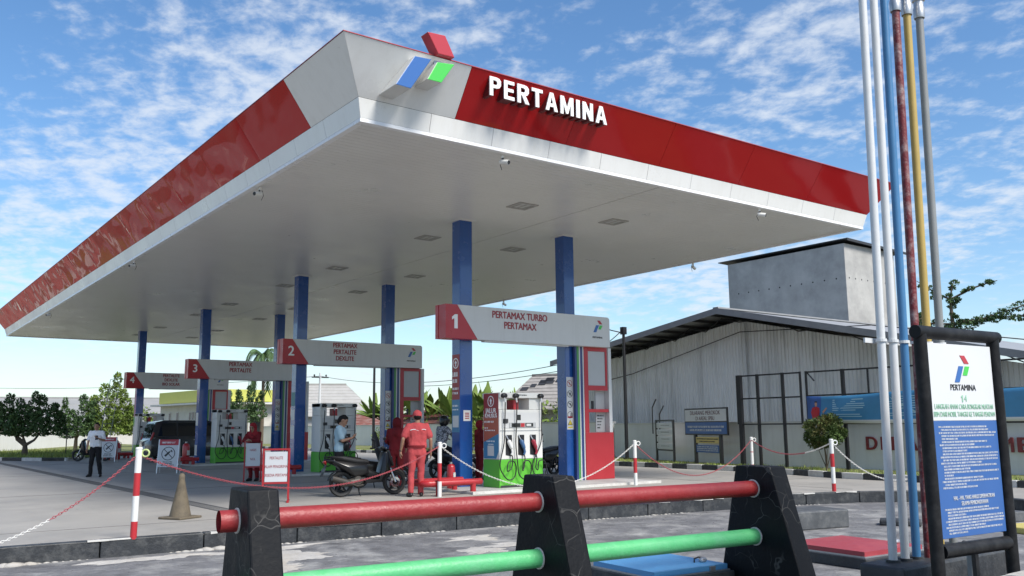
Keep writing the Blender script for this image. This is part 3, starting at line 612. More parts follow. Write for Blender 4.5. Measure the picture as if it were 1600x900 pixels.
# stickers on the front columns: print on the side of column 1 and small notices
cs = thing('column_poster', 'red and blue vertical poster on the left side of the column of sign 1', 'poster', (XC[0]-0.171, YC[0], 0))
MB().prism([(-0.155, 1.98), (0.155, 1.98), (0.155, 3.0), (-0.155, 3.0)], fx, -0.004, 0).build('red_panel', m_postred, cs); MB().prism([(-0.155, 1.25), (0.155, 1.25), (0.155, 1.978), (-0.155, 1.978)], fx, -0.004, 0).build('blue_panel', m_postblue, cs)
mb = MB(); mb.lathe([(0.12, -0.007), (0.12, -0.0045), (0.095, -0.0045), (0.095, -0.007), (0.12, -0.007)], 24, (0, 0, 2.8), 'X'); mb.prism([(-0.02, 2.73), (0.02, 2.73), (0.02, 2.8), (0.06, 2.8), (0, 2.87), (-0.06, 2.8), (-0.02, 2.8)], fx, -0.007, -0.0045)
for z, h in ((2.50, 0.10), (2.36, 0.08), (2.2, 0.05), (2.1, 0.05), (1.82, 0.04), (1.74, 0.03)): glyph_bars(mb, -0.13, 0.12, z, h, lambda u, v, d: (-0.004-d, -u, v), r5)
struct(mb.build('print', m_letter, cs), 'stuff'); MB().box(-0.008, -0.0045, -0.12, 0.12, 1.36, 1.62).build('blank_plate', m_signw, cs)
def sticker(x, z, w, h, yc, m, label, inner=None):
    o = MB().box(x-w/2, x+w/2, yc-0.1745, yc-0.1705, z-h/2, z+h/2).build('sticker', m); tag(o, label, 'sticker', 'small stickers on columns')
    if inner:
        mb = MB(); 
        for i in range(4): mb.box(x-w*0.28, x+w*0.28, yc-0.1775, yc-0.1748, z-h*0.3+i*h*0.16, z-h*0.3+i*h*0.16+h*0.08)
        struct(mb.build('print', inner, o), 'stuff')
sticker(5.17, 1.62, 0.19, 0.24, YC[0], m_letter, 'small white square sticker with red print on the column of sign 1', m_cab)
def sidestk(k, z, h, m, label, cat='sticker'):
    o = MB().prism([(-0.14, z), (0.14, z), (0.14, z+h), (-0.14, z+h)], lambda u, v, d: (XC[0]-0.1705-d, YC[k]+u, v), 0, 0.004).build('sticker', m); tag(o, label, cat, 'small stickers on columns'); return o
sidestk(1, 2.05, 0.42, mat('sticker_teal', (0.05, 0.2, 0.22), 0.45), 'teal sticker high on the side of the column of sign 2'); sidestk(1, 1.62, 0.32, m_signw, 'white notice on the side of the column of sign 2, under a teal one')
sidestk(1, 1.05, 0.4, m_signw, 'white notice low on the side of the column of sign 2')
sidestk(3, 1.55, 0.4, m_green, 'green sticker on the column of sign 4'); sidestk(3, 1.2, 0.3, m_signw, 'white notice on the column of sign 4')
sidestk(2, 1.5, 0.5, m_signw, 'white notice on the side of the column of sign 3'); sidestk(2, 0.35, 0.4, m_signw, 'white tag low on the side of the column of sign 3')
# fire extinguishers on the islands
m_ext = mat('extinguisher_red', (0.42, 0.018, 0.025), 0.28, coat=0.3)
def extinguisher(x, y, z, label, s=1.0, wheeled=False):
    t = thing('fire_extinguisher', label, 'fire extinguisher', (x, y, z), 0.4, 'fire extinguishers')
    c = MB().lathe([(0.0, 0.0), (0.085*s, 0.0), (0.09*s, 0.02), (0.09*s, 0.44*s), (0.075*s, 0.49*s), (0.035*s, 0.52*s), (0.0, 0.52*s)], 18).build('cylinder', m_ext, t, smooth=40)
    MB().lathe([(0.0, 0.52*s), (0.03*s, 0.522*s), (0.03*s, 0.56*s), (0.0, 0.56*s)], 12).build('valve', m_steel, t)
    MB().box(-0.1*s, 0.02, -0.012, 0.012, 0.56*s, 0.58*s).build('lever', m_black, t)
    MB().tube([(0.03*s, 0, 0.54*s), (0.13*s, 0, 0.5*s), (0.12*s, 0, 0.3*s), (0.11*s, 0, 0.16*s)], 0.012, 7).build('hose', m_hose, t, smooth=60)
    MB().box(-0.04*s, 0.04*s, -0.096*s, -0.088*s, 0.22*s, 0.34*s).build('band_label', m_signw, c)
extinguisher(4.60, YC[0]-0.40, 0.055, 'red fire extinguisher beside the column of sign 1')
extinguisher(4.45, YC[2]-0.55, 0.055, 'tall red fire extinguisher beside the column behind the nearer A-board', 1.5)
extinguisher(4.1, YC[3]-0.9, 0.0, 'tall red fire extinguisher by the ladder and the farthest guard rail', 1.5)
# ================================================================== crash barrier in the foreground
m_pillar = mat('black_pillar_paint', (0.007, 0.008, 0.010), 0.55, var=0.3, vscale=7, bump=0.15, bscale=30, spec=0.14)
def crackmat():
    m = m_pillar; t = m.node_tree; nn = t.nodes.new; ll = t.links.new; b = t.nodes['Principled BSDF']
    src = b.inputs['Base Color'].links[0].from_socket
    co = nn('ShaderNodeTexCoord'); ns = nn('ShaderNodeTexNoise'); ns.inputs['Scale'].default_value = 4; ll(co.outputs['Object'], ns.inputs['Vector'])
    mixv = nn('ShaderNodeMixRGB'); mixv.inputs[0].default_value = 0.16; ll(co.outputs['Object'], mixv.inputs[1]); ll(ns.outputs['Color'], mixv.inputs[2])
    vo = nn('ShaderNodeTexVoronoi'); vo.feature = 'DISTANCE_TO_EDGE'; vo.inputs['Scale'].default_value = 5.2; ll(mixv.outputs[0], vo.inputs['Vector'])
    mr = nn('ShaderNodeMapRange'); mr.inputs[1].default_value = 0.004; mr.inputs[2].default_value = 0.016; mr.inputs[3].default_value = 1; mr.inputs[4].default_value = 0; ll(vo.outputs['Distance'], mr.inputs[0])
    n2 = nn('ShaderNodeTexNoise'); n2.inputs['Scale'].default_value = 2.3; n2.inputs['Detail'].default_value = 3; ll(co.outputs['Object'], n2.inputs['Vector'])
    m2 = nn('ShaderNodeMapRange'); m2.inputs[1].default_value = 0.47; m2.inputs[2].default_value = 0.6; ll(n2.outputs[0], m2.inputs[0])
    mul = nn('ShaderNodeMath'); mul.operation = 'MULTIPLY'; ll(mr.outputs[0], mul.inputs[0]); ll(m2.outputs[0], mul.inputs[1])
    # pale worn scuffs, stretched vertically, with a hard broken edge
    mp_ = nn('ShaderNodeMapping'); mp_.inputs['Scale'].default_value = (16, 16, 2.2); ll(co.outputs['Object'], mp_.inputs[0])
    n3 = nn('ShaderNodeTexNoise'); n3.inputs['Scale'].default_value = 1.0; n3.inputs['Detail'].default_value = 9; n3.inputs['Roughness'].default_value = 0.75; ll(mp_.outputs[0], n3.inputs['Vector'])
    m3 = nn('ShaderNodeMapRange'); m3.inputs[1].default_value = 0.60; m3.inputs[2].default_value = 0.76; m3.inputs[4].default_value = 0.45; ll(n3.outputs[0], m3.inputs[0])
    mx_ = nn('ShaderNodeMath'); mx_.operation = 'MAXIMUM'; ll(mul.outputs[0], mx_.inputs[0]); ll(m3.outputs[0], mx_.inputs[1])
    mx2 = nn('ShaderNodeMixRGB'); ll(mx_.outputs[0], mx2.inputs[0]); ll(src, mx2.inputs[1]); mx2.inputs[2].default_value = (0.07, 0.069, 0.066, 1); ll(mx2.outputs[0], b.inputs['Base Color'])
crackmat()
m_pred = mat('barrier_red', (0.25, 0.020, 0.022), 0.45, var=0.12, vscale=5, dark=(0.34, 0.06, 0.065), damt=0.5, dscale=4, bump=0.2, bscale=35, chips=((0.5, 0.3, 0.28), 26, 0.35))
m_pgreen = mat('barrier_green', (0.085, 0.42, 0.165), 0.45, var=0.08, vscale=5, dark=(0.17, 0.45, 0.26), damt=0.5, dscale=4, bump=0.2, bscale=35, chips=((0.45, 0.6, 0.48), 26, 0.3))
bx_, by_ = 0.9961, -0.0882; BA = Vector((bx_, by_, 0)); BN = Vector((by_, -bx_, 0))   # axis, and the side facing the viewer
BP = [Vector((-3.58, -5.73, 0)) + BA*s for s in (-0.06, 2.47, 5.04)]
bar = thing('crash_barrier', 'foreground barrier of black tapered posts joined by a red and a green pipe', 'barrier')
for p in BP:
    mb = MB(); T = 0.11
    prof = [(-0.23, 0.965), (0.23, 0.965), (0.60, -0.24), (-0.52, -0.24)]   # u towards the viewer
    mb.prism(prof, lambda u, v, d: tuple(p + BN*u + BA*d + Vector((0, 0, v))), -T, T); mb.build('post', m_pillar, bar, bevel=0.014)
    for z, rr in ((0.745, 0.077), (0.28, 0.077)):
        mb = MB(); 
        for s in (-1, 1):
            c = p + BA*(s*(T+0.004)) + Vector((0, 0, z)); mb.tube([c-BA*0.006, c+BA*0.006], rr+0.012, 20)
        mb.build('mortar_collar', m_kerbw, bar)
def bpipe(a, b, z, m, name, hollow=False):
    a = a+Vector((0, 0, z)); b = b+Vector((0, 0, z)); n = 24
    mb = MB(); mb.tube([a+(b-a)*(i/8) for i in range(9)], 0.077, n, caps=not hollow)
    if hollow: mb.tube([a, b], 0.066, n, caps=False); u = BN.normalized()
    o = mb.build(name, m, bar, smooth=50); return o
T = 0.112
bpipe(BP[0]-BA*0.24, BP[0]-BA*T, 0.745, m_pred, 'red_pipe_end', True)
bpipe(BP[0]+BA*T, BP[1]-BA*T, 0.745, m_pred, 'red_pipe'); bpipe(BP[1]+BA*T, BP[2]-BA*T, 0.745, m_pred, 'red_pipe')
bpipe(BP[0]+BA*T, BP[1]-BA*T, 0.28, m_pgreen, 'green_pipe'); bpipe(BP[1]+BA*T, BP[2]-BA*T, 0.28, m_pgreen, 'green_pipe')
bpipe(BP[0]-BA*0.3, BP[0]-BA*T, 0.28, m_pgreen, 'green_pipe_end', True)
# ================================================================== vent pipes and instruction board
m_plinth = mat('black_plinth', (0.03, 0.033, 0.037), 0.55, var=0.35, vscale=5, dark=(0.13, 0.13, 0.125), damt=0.5, dscale=3, bump=0.3, bscale=25)
pl = MB().box(0.57, 2.35, -8.16, -7.78, -0.25, 0.28).build('pipe_plinth', m_plinth, bevel=0.02); tag(pl, 'low black concrete plinth at the foot of the tall coloured pipes', 'plinth')
m_pw = mat('pipe_white', (0.60, 0.61, 0.61), 0.4, var=0.06, dark=(0.3, 0.29, 0.27), damt=0.35, dscale=3)
m_pb = mat('pipe_blue', (0.05, 0.17, 0.34), 0.4, var=0.1); m_py = mat('pipe_yellow', (0.42, 0.30, 0.08), 0.5, var=0.1); m_pg = mat('pipe_grey', (0.22, 0.23, 0.23), 0.5, var=0.1)
m_prust = mat('pipe_rusty_red', (0.15, 0.014, 0.018), 0.5, var=0.2, vscale=12, dark=(0.42, 0.36, 0.34), damt=0.7, dscale=9, bump=0.3, bscale=40)
PV = [(0.80, -7.94, 5.9, m_pw, 'white', 'tall white vent pipe at the end of the row on the black plinth'), (0.953, -7.955, 5.9, m_pw, 'white', 'tall white vent pipe next to the blue one on the black plinth'), (1.115, -7.96, 6.0, m_pb, 'blue', 'tall blue vent pipe on the black plinth'),
      (1.265, -7.98, 5.12, m_prust, 'red', 'tall vent pipe with flaking red paint and a steel cap'), (1.42, -8.0, 5.12, m_py, 'yellow', 'tall mustard yellow vent pipe with a steel cap'), (1.60, -8.02, 5.13, m_pg, 'grey', 'tall grey vent pipe with a steel cap behind the instruction board')]
for i, (x, y, h, m, cn, lab) in enumerate(PV):
    t = thing('vent_pipe', lab, 'pipe', (x, y, 0.28), 0, 'tall vent pipes'); t.rotation_euler = (0.011, 0.015, 0)
    MB().tube([(0, 0, h*k/6-0.28*(k > 0)) for k in range(7)], 0.034, 16).build('pipe', m, t, smooth=50)
    if i < 3: MB().cyl((0, 0, 0), (0, 0, 0.02), 0.055).build('base_collar', m_plinth, t)
    if i >= 3:
        z = h-0.28; MB().lathe([(0.0, z), (0.046, z-0.04), (0.05, z-0.02), (0.05, z+0.06), (0.044, z+0.075), (0.044, z+0.12), (0.056, z+0.13), (0.056, z+0.2), (0, z+0.22)], 16).build('cap', m_steel, t, smooth=40)
ba = thing('pipe_bracket', 'white flat bracket clamping the coloured vent pipes together', 'bracket', (0, -7.99, 2.06))
MB().box(0.68, 1.75, 0.085, 0.10, -0.02, 0.02).build('bar', m_pw, ba)
for x, y, *_ in PV:
    MB().lathe([(0.035, -0.012), (0.045, -0.012), (0.045, 0.012), (0.035, 0.012)], 14, (x+0.027, y+7.97, 0)).build('clamp', m_pw, ba)
bd = thing('instruction_board', 'upright white and blue instruction board in a thick black pipe frame', 'board', (0.14, -8.67, 0), R(-3.7))
m_bframe = mat('board_frame_black', (0.009, 0.009, 0.010), 0.5, var=0.25, vscale=8, dark=(0.06, 0.06, 0.06), damt=0.4, dscale=5, spec=0.2)
W = 0.95
MB().tube([(0, 0, -0.2), (0, 0, 1.0), (0, 0, 2.02)], 0.046, 16).build('frame_post', m_bframe, bd, smooth=50); MB().tube([(W, 0, -0.2), (W, 0, 1.0), (W, 0, 2.02)], 0.046, 16).build('frame_post', m_bframe, bd, smooth=50)
MB().tube([(-0.055, 0, 2.03), (W+0.055, 0, 2.03)], 0.048, 16).build('frame_bar', m_bframe, bd, smooth=50); MB().tube([(0.05, 0, 0.49), (W-0.05, 0, 0.49)], 0.05, 16).build('frame_bar', m_bframe, bd, smooth=50)
x0, x1 = 0.062, W-0.062
m_bwhite = mat('board_white', (0.60, 0.61, 0.62), 0.4, var=0.02); m_bblue = mat('board_blue', (0.035, 0.11, 0.32), 0.4, var=0.04)
ZP = 1.395
MB().box(x0, x1, -0.01, 0.01, ZP, 1.955).build('white_panel', m_bwhite, bd, bevel=0.003); MB().box(x0, x1, -0.01, 0.01, 0.575, ZP-0.001).build('blue_panel', m_bblue, bd, bevel=0.003)
fb = lambda u, v, d: (u, -0.0105-d, v)
mb = MB(); logo(mb, 0.475, 1.775, 0.20, fb, 0, 0.003); mb.build('logo', LOGO, bd)
put(text_mesh('PERTAMINA', 0.062, m_black, bold=0.008, ext=0.001), 'lettering', (0.475, -0.0125, 1.635), '-y', bd)
m_tgreen = mat('text_green', (0.28, 0.50, 0.36), 0.5)
put(digit_one(0.07, m_tgreen, 0.001), 'lettering', (0.455, -0.0125, 1.555), '-y', bd); put(text_mesh('4', 0.07, m_tgreen, bold=0.006, ext=0.001), 'lettering', (0.495, -0.0125, 1.555), '-y', bd)
put(text_mesh('LANGKAH AMAN CARA BONGKAR MUATAN', 0.052, m_tgreen, bold=0.003, ext=0.001, xs=0.72), 'lettering', (0.475, -0.0125, 1.495), '-y', bd)
put(text_mesh('BBM DARI MOBIL TANGKI KE TANGKI PENDAM', 0.052, m_tgreen, bold=0.003, ext=0.001, xs=0.72), 'lettering', (0.475, -0.0125, 1.44), '-y', bd)
mb = MB(); r6 = random.Random(12); z = 1.345
for i, wd in enumerate((0.62, 0.64, 0.74, 0.72, 0.24, 0.62, 0.44, 0.66, 0.34, 0.76, 0.74, 0.74, 0.52, 0.72, 0.36, 0.74, 0.14, 0.52, 0.72, 0.30, 0.44)):
    glyph_bars(mb, 0.12 + (0.03 if wd < 0.4 or i % 2 else 0), min(0.12+wd, 0.87), z-i*0.0215, 0.0115, fb, r6, d=0.001)
for i, wd in enumerate((0.56, 0.70, 0.26, 0.74, 0.76, 0.74, 0.5, 0.72, 0.26)):
    glyph_bars(mb, 0.12 + (0.03 if wd < 0.4 or i % 2 else 0), min(0.12+wd, 0.87), 0.765-i*0.0205, 0.0115, fb, r6, d=0.001)
struct(mb.build('small_print', m_bwhite, bd), 'stuff')
put(text_mesh('HAL - HAL YANG HARUS DIPERHATIKAN', 0.04, m_bwhite, bold=0.004, ext=0.001, xs=0.72), 'lettering', (0.50, -0.0125, 0.845), '-y', bd)
put(text_mesh('SELAMA PEMBONGKARAN', 0.04, m_bwhite, bold=0.004, ext=0.001, xs=0.72), 'lettering', (0.50, -0.0125, 0.805), '-y', bd)
MB().box(0.02, x0-0.001, -0.005, 0.005, 1.93, 1.96).build('clip', m_steel, bd); MB().box(0.5, 0.54, 0.02, 0.05, -0.2, 0.46).build('strut', m_black, bd); MB().cyl((0.62, 0.12, -0.2), (0.62, 0.12, 0.42), 0.035).build('strut', m_pg, bd)
# low wall at the foot of the board
lw = thing('low_wall', 'low dark wall with a chipped pale tiled top below the instruction board', 'wall', (0, 0, 0))
MB().box(0.05, 4.2, -9.02, -8.86, -0.22, 0.285).build('wall', mat('maroon_wall', (0.05, 0.02, 0.022), 0.5, var=0.3, vscale=5), lw)
for i in range(13):
    xx = 0.06+i*0.32
    if i in (3, 8): continue
    MB().box(xx, xx+0.31, -9.04, -8.85, 0.287, 0.302+0.004*(i % 3)).build('tile', m_cement if i % 3 else m_plinth, lw, bevel=0.003)
bk = thing('basin', 'black shallow rubber basin on the ground behind the instruction board', 'basin', (3.45, -7.15, -0.2))
MB().lathe([(0, 0.02), (0.2, 0.02), (0.27, 0.30), (0.30, 0.30), (0.30, 0.27), (0.285, 0.26), (0.22, 0.0), (0, 0)], 24).build('bowl', m_rubber, bk, smooth=40)
MB().lathe([(0, 0.31), (0.28, 0.31), (0.29, 0.30), (0, 0.295)], 24).build('lid', m_rubber, bk, smooth=40); MB().balls([((0.02, 0, 0.33), 0.03), ((0.1, 0.03, 0.32), 0.025)]).build('stone', m_plinth, bk)
def hatch(cx, cy, w, l, rot, m, lab, mframe):
    t = thing('tank_hatch', lab, 'hatch', (cx, cy, -0.2), rot, 'tank hatches')
    MB().box(-w/2-0.05, w/2+0.05, -l/2-0.05, l/2+0.05, 0, 0.12).build('kerb_frame', m_plinth, t, bevel=0.01)
    MB().box(-w/2-0.02, w/2+0.02, -l/2-0.02, l/2+0.02, 0.1205, 0.135).build('rim', mframe, t)
    mb = MB(); h0, h1, h2 = 0.136, 0.185, 0.215; a, b = w/2, l/2
    mb.add([(-a, -b, h0), (a, -b, h0), (a, b, h0), (-a, b, h0), (-a, -b, h1), (a, -b, h1), (a, b, h1), (-a, b, h1), (0, 0, h2)], [(3, 2, 1, 0), (0, 1, 5, 4), (1, 2, 6, 5), (2, 3, 7, 6), (3, 0, 4, 7), (4, 5, 8), (5, 6, 8), (6, 7, 8), (7, 4, 8)])
    lid = mb.build('lid', m, t)
    MB().tube([(a*0.55-0.06, -b*0.62, 0.195), (a*0.55-0.06, -b*0.62, 0.235), (a*0.55, -b*0.62, 0.245), (a*0.55+0.06, -b*0.62, 0.235), (a*0.55+0.06, -b*0.62, 0.195)], 0.008, 8).build('handle', m_black, t, smooth=60)
    MB().box(a*0.55-0.035, a*0.55+0.035, -b-0.02, -b-0.001, 0.13, 0.18).build('hasp', m_steel, t); MB().balls([((a*0.6, -b*0.66, 0.215), 0.03), ((a*0.6+0.04, -b*0.66, 0.215), 0.025)]).build('padlock', m_steel, t)
hatch(0.83, -5.32, 0.98, 0.95, R(-4), mat('hatch_blue', (0.10, 0.33, 0.62), 0.42, var=0.08, dark=(0.06, 0.2, 0.4), damt=0.4), 'sky blue steel tank hatch on a low black frame behind the green pipe', m_steel)
hatch(3.60, -5.75, 1.05, 1.1, R(-4), mat('hatch_red', (0.32, 0.04, 0.052), 0.45, var=0.08, dark=(0.35, 0.1, 0.1), damt=0.4), 'red steel tank hatch on a low black frame beside the vent pipes', m_steel)
m_blk = mat('block_grey', (0.07, 0.075, 0.08), 0.6, var=0.3, vscale=5, dark=(0.22, 0.22, 0.21), damt=0.45, dscale=6)
o = MB().box(-0.55, 0.55, -0.35, 0.35, 0, 0.27).build('concrete_block', m_blk, bevel=0.02); o.location = (6.0, -3.4, -0.2); o.rotation_euler.z = R(-12); tag(o, 'large dark grey concrete block lying on the lower paving by the kerb', 'block')
o = MB().box(-0.3, 0.3, -0.18, 0.18, 0, 0.09).build('concrete_block', m_plinth, bevel=0.025); o.location = (7.3, -4.2, -0.2); o.rotation_euler.z = R(-60); tag(o, 'small flat black block on the lower paving behind the white pipes', 'block')
o = MB().box(-0.5, 0.5, -0.3, 0.3, 0, 0.09).build('kerb_slab', mat('slab_yellow', (0.5, 0.42, 0.12), 0.6, var=0.15), bevel=0.02); o.location = (8.0, -5.9, -0.2); o.rotation_euler.z = R(-15); tag(o, 'yellow painted concrete slab on the lower paving by the board', 'slab')
o = MB().box(-0.4, 0.4, -0.15, 0.15, 0, 0.16).build('concrete_block', m_blk, bevel=0.02); o.location = (8.9, -5.0, -0.2); o.rotation_euler.z = R(-10); tag(o, 'grey concrete block beside the yellow slab on the lower paving', 'block')
o = MB().tube([(0, 0, 0.02), (0.12, 0.02, 0.025), (0.22, 0.0, 0.02)], 0.014, 6).build('iron_rod', m_black); o.location = (7.3, -1.75, -0.2); tag(o, 'short dark iron rod lying at the foot of the kerb', 'rod')
# loose grit and cement crumbs on the paving
bm = bmesh.new(); r7 = random.Random(5)
for i in range(260):
    x = r7.uniform(-5, 9); yk = -0.06*x-0.2; y = yk - abs(r7.gauss(0, 1.3)); s = r7.uniform(0.004, 0.014)
    if y > yk-0.03: continue
    bmesh.ops.create_icosphere(bm, subdivisions=1, radius=1, matrix=Matrix.Translation((x, y, -0.198)) @ Matrix.Rotation(r7.random()*3, 4, 'Z') @ Matrix.Diagonal((s*1.3, s, s*0.5, 1)))
me = bpy.data.meshes.new('grit'); bm.to_mesh(me); bm.free(); me.materials.append(m_paving); o = obj('grit', me); struct(o, 'stuff'); o['label'] = 'pale crumbs and grit scattered over the lower paving'; o['category'] = 'grit'
# ================================================================== posts and chains
m_postw = mat('post_white', (0.68, 0.68, 0.66), 0.4, var=0.06, dark=(0.4, 0.38, 0.34), damt=0.3, dscale=6); m_postr = mat('post_red', (0.42, 0.022, 0.03), 0.4, var=0.08, dark=(0.2, 0.03, 0.03), damt=0.3, dscale=6)
def post(x, y, h, bands, lab, lean=0.0, ringcol=None):
    t = thing('chain_post', lab, 'post', (x, y, 0.0), 0, 'red and white chain posts'); t.rotation_euler = (0, lean, 0)
    z = 0.0
    for i, (hh, m) in enumerate(bands):
        MB().cyl((0, 0, z), (0, 0, z+hh-0.0005), 0.042, None, 16).build('band', m, t, smooth=50); z += hh
    MB().lathe([(0.042, z), (0.046, z+0.005), (0.04, z+0.025), (0, z+0.03)], 16).build('cap', m_postw, t, smooth=40)
    mb = MB(); n = 16; pts = [(0.085+0.045*math.cos(2*math.pi*i/n), 0.0, z-0.05+0.045*math.sin(2*math.pi*i/n)) for i in range(n+1)]
    mb.tube(pts, 0.012, 8, caps=False); mb.build('chain_ring', ringcol or m_postw, t, smooth=60).rotation_euler.z = R(-30)
r_, w_ = m_postr, m_postw
post(-2.97, 0.24, 1.13, [(0.22, r_), (0.32, w_), (0.29, r_), (0.30, w_)], 'red and white banded chain post standing in front of the traffic cone', 0.012, mat('ring_green', (0.42, 0.5, 0.2), 0.4))
post(3.56, 3.36, 1.05, [(0.30, w_), (0.36, r_), (0.39, w_)], 'red and white chain post beside the attendant in red')
post(8.72, 3.10, 1.0, [(0.28, w_), (0.34, r_), (0.38, w_)], 'red and white chain post near the striped pylon of sign 1')
post(13.55, 3.6, 1.0, [(0.30, r_), (0.32, w_), (0.02, r_), (0.36, w_)], 'red and white chain post in front of the black banner frame')
post(10.28, -1.05, 1.03, [(0.16, r_), (0.33, w_), (0.27, r_), (0.27, w_)], 'red and white chain post in front of the round bush')
m_cr = mat('chain_red', (0.33, 0.06, 0.075), 0.45); m_cw = mat('chain_white', (0.66, 0.65, 0.62), 0.45)
def chain(a, b, low, m, lab, span=(0, 1), m2=None, t_low=0.5):
    """hanging plastic chain of oval links; low = height of the lowest point"""
    a, b = Vector(a), Vector(b); mb = MB(); n = 160; P = []
    # parabola through a, b with minimum height low
    ha, hb = a.z-low, b.z-low; s0 = math.sqrt(ha)/(math.sqrt(ha)+math.sqrt(hb))
    for i in range(n+1):
        s = i/n; k = ha/s0**2 if s0 > 0 else 0; p = a.lerp(b, s); p.z = low + k*(s-s0)**2 if s < s0 else low + hb/(1-s0)**2*(s-s0)**2; P.append(p)
    Ls = [0]
    for i in range(n): Ls.append(Ls[-1]+(P[i+1]-P[i]).length)
    step = 0.037; cnt = int(Ls[-1]/step); j = 0
    for q in range(cnt+1):
        d = q*step
        while j < n-1 and Ls[j+1] < d: j += 1
        f = (d-Ls[j])/max(1e-6, Ls[j+1]-Ls[j]); c = P[j].lerp(P[j+1], min(1, f)); tdir = (P[j+1]-P[j]).normalized()
        sd_ = tdir.cross(Vector((0, 0, 1))).normalized(); u = sd_ if q % 2 else sd_.cross(tdir)
        pts = [c + tdir*0.025*math.cos(2*math.pi*k/8) + u*0.0135*math.sin(2*math.pi*k/8) for k in range(9)]
        mi = 1 if (m2 and d/Ls[-1] > span[1]) else 0
        mb.tube(pts, 0.0045, 5, mi, caps=False)
    o = mb.build('barrier_chain', [m, m2 or m], smooth=60); tag(o, lab, 'chain', 'plastic barrier chains'); return o
chain((-2.97, 0.24, 1.06), (-5.6, 0.25, -0.02), -0.05, m_cr, 'plastic chain, part red part white, sloping down from the post by the traffic cone', (0, 0.42), m_cw)
chain((-2.97, 0.24, 1.06), (3.56, 3.36, 1.0), 0.42, m_cr, 'red plastic chain hanging in front of the parked scooter')
chain((3.56, 3.36, 1.0), (8.72, 3.10, 0.95), 0.08, m_cw, 'white plastic chain hanging low in front of the first fuel dispenser')
chain((8.72, 3.10, 0.95), (13.55, 3.6, 0.95), 0.12, m_cr, 'red plastic chain hanging low in front of the roadside no smoking sign')
chain((13.55, 3.6, 0.95), (10.28, -1.05, 0.98), 0.66, m_cr, 'plastic chain, red then white, hanging in front of the round bush', (0, 0.72), m_cw)
chain((10.28, -1.05, 0.98), (12.6, -1.5, 0.22), 0.16, m_cw, 'white plastic chain sloping down behind the white vent pipes')
# ================================================================== cone, stands, A-boards
m_cone = mat('weathered_cone', (0.13, 0.105, 0.07), 0.75, var=0.35, vscale=6, dark=(0.04, 0.036, 0.03), damt=0.85, dscale=5)
cn = thing('traffic_cone', 'faded brown weathered traffic cone on the concrete', 'cone', (-1.72, 2.54, 0))
MB().box(-0.23, 0.23, -0.23, 0.23, 0, 0.035).build('base', m_cone, cn, bevel=0.012).rotation_euler.z = 0.5
MB().lathe([(0.165, 0.035), (0.155, 0.08), (0.045, 0.60), (0.05, 0.62), (0.045, 0.66), (0.03, 0.69), (0, 0.695)], 24).build('cone', m_cone, cn, smooth=40)
def stand(x, y, rz, w, h, z0, lines, lab, sz):
    t = thing('notice_stand', lab, 'notice stand', (x, y, 0), rz, 'red notice stands'); f = m_red
    for s in (-1, 1):
        MB().box(s*w/2-0.018, s*w/2+0.018, -0.018, 0.018, 0.06, h).build('upright', f, t); MB().box(s*w/2-0.02, s*w/2+0.02, -0.2, 0.2, 0, 0.04).build('foot', f, t)
        MB().obox((s*w/2, 0.09, h*0.45), (0.024, 0.024, h*0.93), Matrix.Rotation(R(11), 3, 'X')).build('brace', f, t)
    MB().box(-w/2+0.0185, w/2-0.0185, -0.018, 0.018, h-0.036, h).build('cross_bar', f, t); MB().box(-w/2+0.0185, w/2-0.0185, -0.018, 0.018, z0-0.04, z0-0.004).build('cross_bar', f, t)
    pn = MB().box(-w/2+0.03, w/2-0.03, -0.012, 0.004, z0, h-0.06).build('panel', m_bwhite, t)
    for i, s in enumerate(lines):
        put(text_mesh(s, sz, m_txtred, bold=0.006, ext=0.001, xs=0.7), 'lettering', (0, -0.0135, h-0.06-(h-0.06-z0)*(i+0.75)/(len(lines)+0.5)), '-y', t)
stand(0.56, 4.38, R(-25), 0.47, 1.0, 0.38, ['PERTALITE', 'DALAM PENGIRIMAN', 'TERSEDIA PERTAMAX'], 'red framed notice stand with three lines of red lettering beside the chain', 0.075)
stand(2.60, 11.1, R(-20), 0.42, 1.05, 0.40, ['HABIS', 'NOL'], 'red framed notice stand under the arms of the woman in a red headscarf', 0.09)
m_alu = mat('aluminium', (0.6, 0.6, 0.6), 0.35, metal=0.6)
